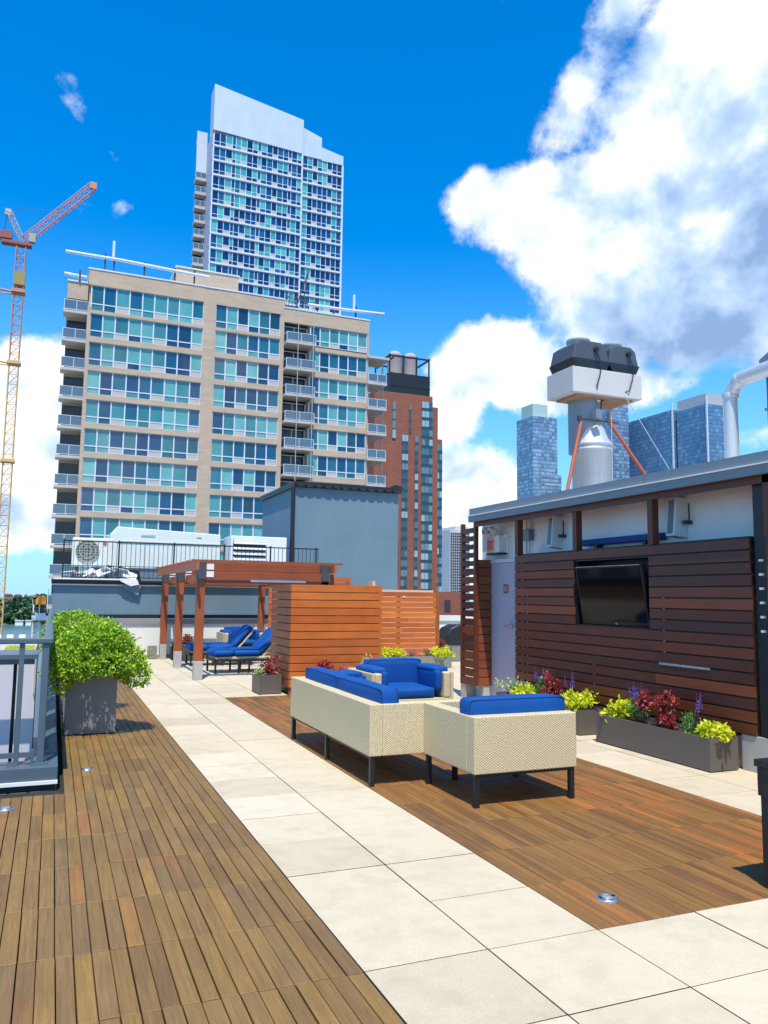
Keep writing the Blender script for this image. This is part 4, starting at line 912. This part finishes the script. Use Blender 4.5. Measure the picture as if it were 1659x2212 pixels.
shrub('dense light green shrub overflowing the nearest tall grey planter',[(.50,9.90,.99,.38,.46,.26),(.20,9.75,.84,.20,.34,.26),(.80,9.82,.80,.25,.34,.20),(.95,9.75,.66,.16,.24,.15),(.14,9.62,.68,.13,.20,.21),(.62,9.72,1.03,.25,.30,.19),(.33,9.50,.78,.20,.16,.16),(.62,9.48,.80,.20,.16,.13)],(.47,9.96,.70),24000)
shrub('light green shrub behind, with the highest crown at the upper left',[(.30,11.6,1.10,.36,.34,.24),(.10,11.5,.95,.2,.3,.3),(.62,11.6,1.0,.28,.3,.24)],(.47,11.65,.70),10000)
# ------------------------------------------------------------------ city buildings
G={}
G['mid']=islandmat('teal_and_navy_window_glass',[(0,(.004,.04,.09)),(.16,(.004,.065,.15)),(.36,(.012,.11,.18)),(.50,(.03,.20,.23)),(.64,(.09,.33,.32)),(.84,(.16,.43,.41)),(.93,(.03,.16,.19)),(1,(.01,.05,.08))],rough=.06,spec=.6,interp='LINEAR',var=.3,wav=.25)
G['tower']=islandmat('blue_tower_window_glass',[(0,(.003,.03,.11)),(.30,(.006,.06,.18)),(.62,(.015,.11,.22)),(.75,(.06,.34,.34)),(.9,(.10,.46,.42))],rough=.08,spec=.6)
G['brick']=islandmat('grey_teal_window_glass',[(0,(.04,.09,.12)),(.3,(.12,.22,.26)),(.55,(.28,.42,.45)),(.8,(.06,.16,.22))],rough=.1,spec=.8)
G['dark']=plain('dark_recess_glass',(.02,.03,.04),.15,var=.4)
G['void']=plain('matte_dark_opening',(.035,.04,.05),.9,var=.4)
G['panel']=plain('pale_window_panel',(.47,.44,.41),.6,var=.12,sc=.5)
G['frame']=plain('white_window_frame',(.62,.66,.71),.5,var=.05)
G['tan']=brickmat('tan_brick',(.54,.40,.28),(.47,.35,.25),(.50,.41,.32),1.2,.3,var=.12)
G['slab']=plain('balcony_concrete',(.50,.46,.41),.8,var=.15,sc=.5)
G['bglass']=plain('balcony_glass',(.09,.15,.20),.15,var=.2,sc=.5,spec=.8)
def hashr(*a): return random.Random(hash(a)&0xffffff).random()
def winband(parent,x0,x1,z0,z1,y,n,glass,low=.27,panels=True,mull=.13,trans=.11,weights=None,depth=.06):
    ws=weights or [1]*n; tot=sum(ws); xs=[x0]
    for w in ws: xs.append(xs[-1]+(x1-x0)*w/tot)
    zt=z0+(z1-z0)*low
    q=MB()
    for i in range(n):
        a,b=xs[i]+mull/2,xs[i+1]-mull/2
        q.box(a,b,y,y+.05,zt+trans/2,z1-.05)
        pn=panels and (i%3==2 if n>4 else i%2==1)
        q.box(a,b,y-(.02 if pn else 0),y+.05,z0+.05,zt-trans/2,1 if pn else 0)
    w=link('window',q,[glass,G['panel']],parent)
    q=MB()
    for x in xs: q.box(x-mull/2,x+mull/2,y-depth,y+.04,z0,z1)
    for i in range(n): q.box(xs[i]+mull/2,xs[i+1]-mull/2,y-depth+.01,y+.04,zt-trans/2,zt+trans/2); q.box(xs[i]+mull/2,xs[i+1]-mull/2,y-depth+.012,y+.04,z0,z0+.05); q.box(xs[i]+mull/2,xs[i+1]-mull/2,y-depth+.012,y+.04,z1-.05,z1)
    link('frame',q,G['frame'],w); return w
def balcony(parent,x0,x1,yf,yb,z,th=.28,h=1.05,sides=(1,1),n=2):
    q=MB(); q.box(x0,x1,yf,yb,z-th,z); b=link('balcony',q,G['slab'],parent)
    q=MB(); r_=.055
    q.box(x0+.04,x1-.04,yf+.05,yf+.05+r_,z+h-r_,z+h); q.box(x0+.04,x1-.04,yf+.06,yf+.10,z+.08,z+.13)
    for i in range(n+1): x=x0+.04+(x1-x0-.13)*i/n; q.box(x,x+r_,yf+.045,yf+.045+r_+.01,z,z+h)
    if sides[0]: q.box(x0+.04,x0+.09,yf+.11,yb,z+h-r_,z+h)
    if sides[1]: q.box(x1-.09,x1-.04,yf+.11,yb,z+h-r_,z+h)
    link('balcony_rail',q,G['frame'],b)
    q=MB(); q.box(x0+.1,x1-.1,yf+.07,yf+.09,z+.13,z+h-r_)
    if sides[1]: q.box(x1-.075,x1-.055,yf+.12,yb,z+.1,z+h-r_)
    link('balcony_glass',q,G['bglass'],b); return b
# ---- tan mid-rise
r=thing('apartment_block','tan brick mid rise apartment block with teal window bands and corner balconies','building',(16,95,GZ),None)
Y=85.
q=MB()
q.box(1.9,22.75,Y+.25,Y+22,GZ,33.9); q.box(25.86,33.0,Y+.25,Y+21,GZ,33.9); q.box(22.751,25.859,Y+1.31,Y+20.5,GZ,33.88); q.box(22.752,25.858,Y+.26,Y+1.30,32.9,33.87); q.box(1.75,22.6,Y+.25,Y+20,33.9,35.0); q.box(-.15,1.9,Y+1.9,Y+20,GZ,33.3); link('body',q,G['tan'],r)
q=MB()
fl=[33.4-3.03*k for k in range(16)]
# columns and floor bands stand proud of the glass
for (a,b,zt) in ((13.65,15.0,35.05),(1.8,2.12,31.2),(22.30,22.75,34.9),(32.88,33.12,34.1)): q.box(a,b,Y-.12,Y+.24,GZ,zt)
q.box(1.8,13.65,Y-.14,Y+.24,33.4,35.05); q.box(15.0,22.62,Y-.14,Y+.24,33.3,35.05); q.box(22.75,33.12,Y-.14,Y+.24,32.5,34.1); q.box(-.2,1.79,Y+.6,Y+2.2,31.9,33.7)
for k in range(1,16):
    z0=fl[k]; z1=z0+.58 if k>1 else z0+.36
    q.box(2.12,13.65,Y-.14,Y+.24,z0,z1); q.box(15.0,22.3,Y-.14,Y+.24,z0,z1)
    q.box(25.9,32.88,Y-.14,Y+.24,z0-.85,z1-.75)
for k in range(16): q.box(1.8,1.81,Y,Y+.01,0,.01)
link('facade',q,G['tan'],r)
q=MB()
for (a,b,ya,yb,z) in ((1.7,22.7,Y-.2,Y+20,35.05),(22.7,33.2,Y-.2,Y+22,34.1),(-.25,1.74,Y+.5,Y+20,33.7)): q.box(a,b,ya,yb,z+.001,z+.16)
link('roof_coping',q,G['frame'],r)
for k in range(12):
    zt=fl[k]; zb=fl[k+1]+.58 if k else fl[1]+.36
    winband(r,2.12,13.65,zb,zt,Y+.05,9,G['mid'],weights=[1,1,1.1,1.05,1,1.1,1,1.15,.95])
    winband(r,15.0,22.3,zb,zt,Y+.05,6,G['mid'])
    zt2=(32.45 if k==0 else fl[k]-.85); zb2=fl[k+1]-.17
    winband(r,25.9,32.88,zb2,zt2,Y+.05,6,G['mid'])
    # recess behind the middle balconies, folding towards the right bay
    q=MB(); q.box(22.75,25.85,Y+1.2,Y+1.3,zb2,zt2+.4); w=link('window',q,G['dark'] if k else G['mid'],r)
    q=MB(); q.box(22.8,22.9,Y+1.1,Y+1.2,zb2,zt2); q.box(24.2,24.3,Y+1.1,Y+1.2,zb2,zt2); q.box(25.7,25.85,Y+1.1,Y+1.2,zb2,zt2); q.box(22.9,24.2,Y+1.1,Y+1.2,zt2-.1,zt2); q.box(24.3,25.7,Y+1.1,Y+1.2,zt2-.1,zt2); link('frame',q,G['frame'],w)
    balcony(r,22.78,26.3,Y-1.1,Y+1.2,zb2-.12,n=2)
    balcony(r,-.5,2.0,Y+.1,Y+1.9,fl[k]-2.9 +(.0),n=2,h=1.1)
    q=MB(); q.box(-.1,1.75,Y+1.85,Y+1.9,fl[k]-2.9,fl[k]-.45); link('window',q,G['dark'],r)
    if k: balcony(r,32.9,35.3,Y-.6,Y+3.0,fl[k]-3.75,n=2,sides=(0,1)); q=MB(); q.box(33.02,33.06,Y+.4,Y+2.6,fl[k]-3.7,fl[k]-1.2); link('window',q,G['dark'],r)
q=MB(); q.box(32.9,35.6,Y-.6,Y+3,29.5,29.75); q.box(35.0,35.15,Y+.2,Y+.4,GZ,29.5); link('balcony_roof',q,G['slab'],r)
q=MB(); q.box(11.2,18.4,Y+5,Y+14,34.9,38.95); link('penthouse',q,G['tan'],r)
q=MB(); q.box(11.1,18.5,Y+4.9,Y+14.1,38.951,39.1); link('penthouse_coping',q,G['frame'],r)
# roof rigs
def rig(lb,pts,mast,legs):
    r=thing('window_cleaning_rig',lb,'roof rig',(pts[0][0],Y,pts[0][2]-1.5),'white window cleaning rigs on the apartment roof')
    q=MB()
    for a,b in zip(pts[:-1],pts[1:]): q.tube(a,b,.17,n=6)
    link('boom',q,G['frame'],r)
    q=MB(); q.box(mast[0]-.12,mast[0]+.12,Y+.5,Y+.7,mast[1],mast[2]); link('mast',q,G['frame'],r)
    q=MB()
    for x,z0,z1 in legs: q=MB(); q.box(x-.08,x+.08,Y+.4,Y+.6,z0,z1); q.tube((x,Y+.4,z0),(x+.5,Y+1.5,z0-.6),.05,n=5); link('leg',q,M['darkgrey'],r)
rig('long white rig with a mast on the left end of the tan block roof',[(-.6,Y+.3,36.7),(5,Y+.3,36.7),(10.6,Y+.3,36.5),(14.2,Y+.3,36.4)],(4.1,36.7,38.8),[(3.3,35.1,37.3),(4.2,35.1,37.0),(7.3,35.1,37.0),(10.5,35.1,36.9),(12.6,35.1,37)])
rig('short thin white rig above the top left corner balcony',[(-.6,Y+1,34.6),(1.6,Y+1,34.5)],(.9,33.8,34.5),[(.9,33.8,35.0)])
rig('white rig overhanging the right end of the tan block roof',[(25.6,Y+.3,35.1),(30.4,Y+.3,35.2),(35.2,Y+.3,35.4)],(31.4,35.2,37.3),[(26.8,34.2,35.8),(31.6,34.2,35.9),(28.8,34.2,35.3)])
r=thing('roof_antenna','tangle of thin dark aerials at the step of the tan block roof','aerial',(23.5,Y+.3,35))
q=MB()
for k in range(9):
    x=22.8+k*.42; q.tube((x,Y+.4,34.2),(x+rnd.uniform(-.3,.5),Y+.4,35.6+rnd.uniform(0,1.3)),.035,n=5); q.tube((x,Y+.4,34.9+rnd.random()*.5),(x+.8,Y+.4,35.2+rnd.random()),.03,n=5)
q.tube((24.1,Y+.4,34.2),(25.6,Y+.4,39.2),.07,n=5); q.tube((24.9,Y+.4,34.2),(25.6,Y+.4,39.2),.05,n=5)
link('aerial_rods',q,M['darkgrey'],r)
r=thing('rig_cable','two pale vertical cables hanging down before the middle balconies of the tan block','cables',(24.5,Y-1.3,20))
q=MB(); q.tube((24.1,Y-1.25,34.2),(24.1,Y-1.25,1),.045,n=5); q.tube((25.9,Y-1.25,34.2),(25.9,Y-1.25,1),.045,n=5); link('cable',q,G['slab'],r)
# ---- glass residential tower behind
r=thing('residential_tower','tall white and blue window grid tower with a slanted white panelled crown','building',(38,160,GZ))
Y=150.; wp=brickmat('white_metal_cladding',(.56,.62,.68),(.52,.585,.65),(.36,.41,.47),1.3,3.2,rough=.45,var=.05)
q=MB()
def wall(pts,y0,y1): q.prism(pts,'y',y0,y1)
wall([(24.7,93.35),(43.2,92.6),(43.2,100.0),(24.7,103.0)],Y-.05,Y+4); wall([(43.201,92.6),(47.4,92.6),(47.4,97.4),(43.201,98.7)],Y+.5,Y+8); wall([(47.401,92.4),(52.25,92.4),(52.25,94.4),(47.401,95.3)],Y+.5,Y+20)
link('crown',q,wp,r)
q=MB(); q.box(24.8,52.1,Y+.9,Y+20,GZ,92.4); link('core',q,G['frame'],r)
for k in range(22):
    zt=92.9-3.02*k; 
    winband(r,24.95,43.0,zt-2.55,zt,Y+.2,17,G['tower'],low=.3,mull=.11,trans=.10,weights=[1,1,1.1,.6,.9,1,1,.9,.6,1,1,.9,1,.9,.6,1,.8])
    winband(r,43.4,52.0,zt-2.85,zt-.3,Y+.7,8,G['tower'],low=.3,mull=.11,trans=.10)
q=MB()
for k in range(22):
    zt=92.9-3.02*k; q.box(24.7,43.2,Y-.05,Y+.85,zt-2.95,zt-2.6); q.box(43.22,52.25,Y+.45,Y+.85,zt-3.25,zt-2.9)
for x in (24.7,43.0): q.box(x,x+.24,Y-.08,Y+.86,GZ,92.5)
q.box(52.02,52.3,Y+.4,Y+.86,GZ,92.3); link('floor_band',q,G['frame'],r)
q=MB(); q.box(24.70,24.8,Y+.87,Y+7.8,30,93.3)
link('side_wall',q,plain('grey_side_cladding',(.42,.44,.52),.6,var=.2,sc=.3),r)
q=MB(); q.box(22.6,24.6,Y+7.1,Y+8,93.6,105*.985-8.2); q.box(22.6,24.69,Y+7.0,Y+7.1,86.6,96.5); link('side_crown',q,wp,r)
for k in range(18):
    z=85.9-3.02*k; balcony(r,22.45,24.65,Y+6.0,Y+8,z,th=.5,h=1.3,n=2)
    q=MB(); q.box(22.7,24.5,Y+7.9,Y+8,z-2.5,z-.5) ; link('window',q,G['dark'],r)
# ---- red brick tower
r=thing('brick_tower','red brick stepped tower with dark window strips and roof water tanks','building',(100,230,GZ))
Y=220.; bm_=brickmat('red_brick',(.29,.095,.055),(.24,.078,.05),(.27,.14,.10),2.0,.5,var=.15)
q=MB(); q.box(88,107.7,Y,Y+20,GZ,64.4); q.box(107.701,109.9,Y+.6,Y+18,GZ,61.2); q.box(107.702,111.8,Y+1.2,Y+16,GZ,51.2); link('body',q,bm_,r)
def vcol(x0,x1,zt,zb,y,pitch=2.98,wh=1.95,n=2,dk=True):
    z=zt
    while z>zb:
        q=MB()
        for i in range(n):
            a=x0+(x1-x0)*i/n+.06; b=x0+(x1-x0)*(i+1)/n-.06; q.box(a,b,y-.25,y-.2,z-wh,z)
        w=link('window',q,G['brick'],r)
        q=MB(); q.box(x0,x1,y-.2,y-.02,z-pitch,z-wh-.02); 
        link('spandrel',q,G['dkspan'],w); z-=pitch
G['dkspan']=plain('dark_teal_spandrel',(.03,.06,.08),.4,var=.3)
vcol(97.2,99.3,51.2,-2,Y); vcol(101.6,102.8,51.2,-2,Y,n=1); vcol(103.9,107.7,62.4,-2,Y,n=3); vcol(108.5,111.7,49.4,-2,Y+1.1,n=3)
vcol(93.9,95.1,61.5,52,Y,n=1,wh=2.6); vcol(99.6,100.2,61,53,Y,n=1,wh=1.6)
q=MB()
z=62.4
q.box(99.9,100.0,Y-.05,Y,0,1)
link('brick_trim',q,bm_,r)
q=MB(); q.box(93.3,107.2,Y+1,Y+14,64.4,71.0); q.box(93.2,107.3,Y+.9,Y+14.1,66.8,67.2); link('mechanical_floor',q,M['black'],r)
q=MB()
for x in (93.4,98.0,102.6,107.0):
    for y in (Y+1.2,Y+13): q.box(x-.2,x+.2,y,y+.4,71,77)
q.box(93.2,107.2,Y+1.1,Y+1.5,76.2,76.7); q.box(93.2,107.2,Y+13,Y+13.4,76.2,76.7)
for x in (93.2,106.8): q.box(x,x+.4,Y+1.51,Y+12.99,76.2,76.7)
q.rbox((92.2,Y+2,74),(7,.5,.5),Matrix.Rotation(R_(-38),3,'Y'))
link('steel_frame',q,M['black'],r)
for x in (97.5,103.0): q=MB(); q.lathe(x,Y+7,[(2.35,71.5),(2.4,78.0),(2.5,78.3),(1.3,79.6),(.1,80.0)],20); link('water_tank',q,plain('pinkish_grey_tank',(.42,.35,.33),.8,var=.2,sc=.8,streak=(4,4,.3)),r)
r=thing('low_brick_building','low red brick building with dark windows behind the white parapet','building',(62,125,GZ))
q=MB(); q.box(57,64.2,120,135,GZ,2.4); link('body',q,bm_,r)
for k in range(5):
    q=MB(); q.box(61.2,62.3,119.9,120,1.0-3.1*k-1.9,1.0-3.1*k); link('window',q,G['void'],r)
r=thing('low_glass_house','small tan low building beside the low brick building','building',(60,118,GZ)) if False else None
# ---- white slab tower in the distance
r=thing('slab_tower','distant white slab tower covered in small dark windows','building',(320,610,GZ))
q=MB(); q.box(311,330,600,640,GZ,58.5); q.box(318,330,604,636,58.5,62); link('body',q,plain('white_grey_concrete',(.56,.53,.52),.8,var=.08,sc=.1),r)
q=MB()
for k in range(36):
    z=56-2.35*k
    for j in range(9): q.box(311.5+j*2.05,313.0+j*2.05,599.6,599.9,z-1.3,z)
o=link('window',q,G['void'],r); tag(o,kind='stuff')
q=MB()
for k in range(36):
    z=56.5-2.35*k; q.box(320,330,598.8,599.55,z-.35,z)
link('balcony_slab',q,G['frame'],r)
# ---- glass towers on the right
def gtower(name,lb,x0,x1,y0,y1,zt,cx_,cz,glass,framec,crown=None,fin=False,z0=20,bandr=.28):
    r=thing(name,lb,'building',((x0+x1)/2,(y0+y1)/2,GZ),'distant glass towers above the pavilion roof')
    q=MB(); q.box(x0+.4,x1,y0+.4,y1,GZ,zt); link('core',q,framec,r)
    q=MB(); n=max(1,round((x1-x0)/cx_)); m=max(1,round((y1-y0)/cx_)); k=0; z=zt
    while z>z0:
        for i in range(n): a=x0+(x1-x0)*i/n; q.box(a+.15,a+(x1-x0)/n-.15,y0,y0+.35,z-cz*(1-bandr),z)
        for j in range(m): a=y0+(y1-y0)*j/m; q.box(x0,x0+.35,a+.15,a+(y1-y0)/m-.15,z-cz*(1-bandr),z)
        z-=cz
    o=link('curtain_wall',q,glass,r)
    if crown:
        a,b,c,d,h=crown; q=MB(); q.box(a,b,c,d,zt,zt+h); link('crown',q,framec if not isinstance(crown,tuple) else G['crown'],r)
    if fin:
        q=MB(); 
        for (fx,fy) in fin: q.box(fx-.7,fx+.7,fy-.8,fy+.8,GZ,zt+ (8 if fx==x0 else 6))
        link('fin',q,G['frame'],r)
    return r
G['gt1']=islandmat('pale_reflective_glass',[(0,(.16,.26,.38)),(.35,(.22,.33,.45)),(.6,(.30,.41,.52)),(.8,(.12,.19,.29))],rough=.15,spec=.8)
G['gt2']=islandmat('haze_paled_blue_glass',[(0,(.10,.20,.34)),(.4,(.13,.245,.39)),(.75,(.09,.18,.31)),(.93,(.20,.32,.44))],rough=.12,spec=.8)  # glass colours lightened and evened out to paint in distance haze
G['gf']=plain('blue_grey_spandrel',(.36,.44,.56),.5,var=.1,sc=.1); G['gf2']=plain('blue_spandrel',(.28,.37,.48),.5,var=.1,sc=.1)
G['crown']=plain('pale_green_crown',(.40,.52,.48),.6,var=.1,sc=.2)
t1=gtower('glass_tower','pale glass tower with a green set back crown standing left of the exhaust stack',461,492,700,732,194,3.4,4.0,G['gt1'],G['gf'])
q=MB(); q.box(463,482,703,725,194,208); link('crown',q,G['crown'],t1)
q=MB(); q.box(470,496,699.0,720,20,132); link('lower_wing',q,plain('balcony_wing_cladding',(.25,.30,.38),.6,var=.3,sc=.2),t1)
q=MB()
for k in range(27):
    for j in range(6): q.box(471+j*4.2,474.2+j*4.2,698.5,698.99,128-4*k,130.4-4*k)
tag(link('wing_window',q,G['gt1'],t1),kind='stuff')
gtower('glass_tower','pale glass tower half hidden directly behind the exhaust stack',566,588,700,730,222,3.4,4.0,G['gt1'],G['gf'])
gtower('glass_tower','wide dark blue glass slab running back between the stack and the tallest glass tower',600,640,645,717,203,3.6,4.2,G['gt2'],G['gf2'],fin=[(600,645)],bandr=.16)
t4=gtower('glass_tower','tallest blue glass tower with white corner fins and grey roof screen beside the vent pipe',603,625.6,600,642,200,3.6,4.2,G['gt2'],G['gf2'],fin=[(603,600),(625.6,600)],bandr=.16)
q=MB(); q.box(603.5,625,601,641,200,211); link('roof_screen',q,plain('pinkish_grey_screen',(.45,.43,.45),.7,var=.08,sc=.1),t4)
r=thing('distant_building','small dark building seen between the left brace and the exhaust stack','building',(395,560,GZ))
q=MB(); q.box(388,402,560,580,GZ,86); link('body',q,G['gf2'],r)
q=MB()
for k in range(10):
    for j in range(4): q.box(389+j*3.2,391.2+j*3.2,559.6,559.9,83-4*k,85.2-4*k)
link('window',q,G['dark'],r)
# ------------------------------------------------------------------ tower crane
r=thing('tower_crane','red and ochre luffing tower crane rising at the left edge above the river','crane',(-12.3,220,GZ))
red=plain('faded_red_crane_paint',(.62,.24,.13),.6,var=.2,sc=.5); och=plain('ochre_crane_paint',(.72,.45,.18),.6,var=.2,sc=.5)
def lattice(q,a,b,w,bay,r0,up=Vector((0,1,0))):
    a=Vector(a);b=Vector(b);d=(b-a);L_=d.length;d.normalize();s=d.cross(up).normalized();u=s.cross(d).normalized()
    r0*=.72; C4=[(s*x+u*y)*w/2 for x,y in((-1,-1),(1,-1),(1,1),(-1,1))]; n=max(1,round(L_/bay))
    for c in C4: q.tube(a+c,b+c,r0,n=5)
    for i in range(n):
        p=a+d*(L_*i/n); p2=a+d*(L_*(i+1)/n)
        for j in range(4): q.tube(p+C4[j],p+C4[(j+1)%4],r0*.6,n=4); q.tube(p+C4[j],p2+C4[(j+1)%4],r0*.6,n=4)
q=MB(); lattice(q,(-12.3,220,60),(-12.3,220,91),2.2,2.6,.20); link('upper_mast',q,red,r)
q=MB(); lattice(q,(-12.3,220,GZ),(-12.3,220,60),2.2,2.6,.20); link('lower_mast',q,och,r)
for z,c in ((79,red),(60,och),(34.5,och)): q=MB(); q.box(-13.9,-10.7,218.4,221.6,z-.4,z+.4); q.tube((-13.9,220,z),(-30,222,z+1.6),.25,n=6); q.tube((-13.9,221,z-.3),(-30,226,z-.5),.18,n=6); link('tie_collar',q,M['darkgrey'] if False else c,r)
q=MB(); q.box(-13.6,-10.9,218.6,221.4,80.6,84); link('climbing_frame',q,plain('dark_yellow_climber',(.35,.26,.10),.7,var=.4,sc=.8),r)
q=MB(); q.box(-17.0,-9.8,218.8,221.2,91.5,92.3); q.box(-17.4,-14.6,218.7,221.3,92.6,94.6); link('slewing_deck',q,plain('rusty_red_deck',(.30,.10,.08),.7,var=.4,sc=.6),r)
q=MB(); q.box(-10.6,-9.0,218.8,220.4,92.7,95); link('cab',q,plain('cab_yellow_grey',(.45,.38,.25),.5,var=.3,sc=1),r)
q=MB(); lattice(q,(-11.2,220,93.5),(4.2,220,111.3),2.0,2.2,.17); q.box(3.6,5.3,219.4,220.6,110.8,112.6); link('jib',q,red,r)
q=MB(); lattice(q,(-12,220,92.6),(-15.9,220,100.5),1.3,1.6,.14); q.box(-16.6,-15.2,219.4,220.6,99.2,100.8); link('a_frame',q,plain('pale_grey_steel',(.5,.45,.42),.6),r)
q=MB(); q.tube((-15.9,220,100.5),(-16.9,220,93),.09,n=5); q.tube((-15.9,220,100.5),(-4,220,103.2),.05,n=5); q.tube((-4,220,103.2),(-1,220,105.8),.05,n=5); link('pendant_rope',q,M['darkgrey'],r)
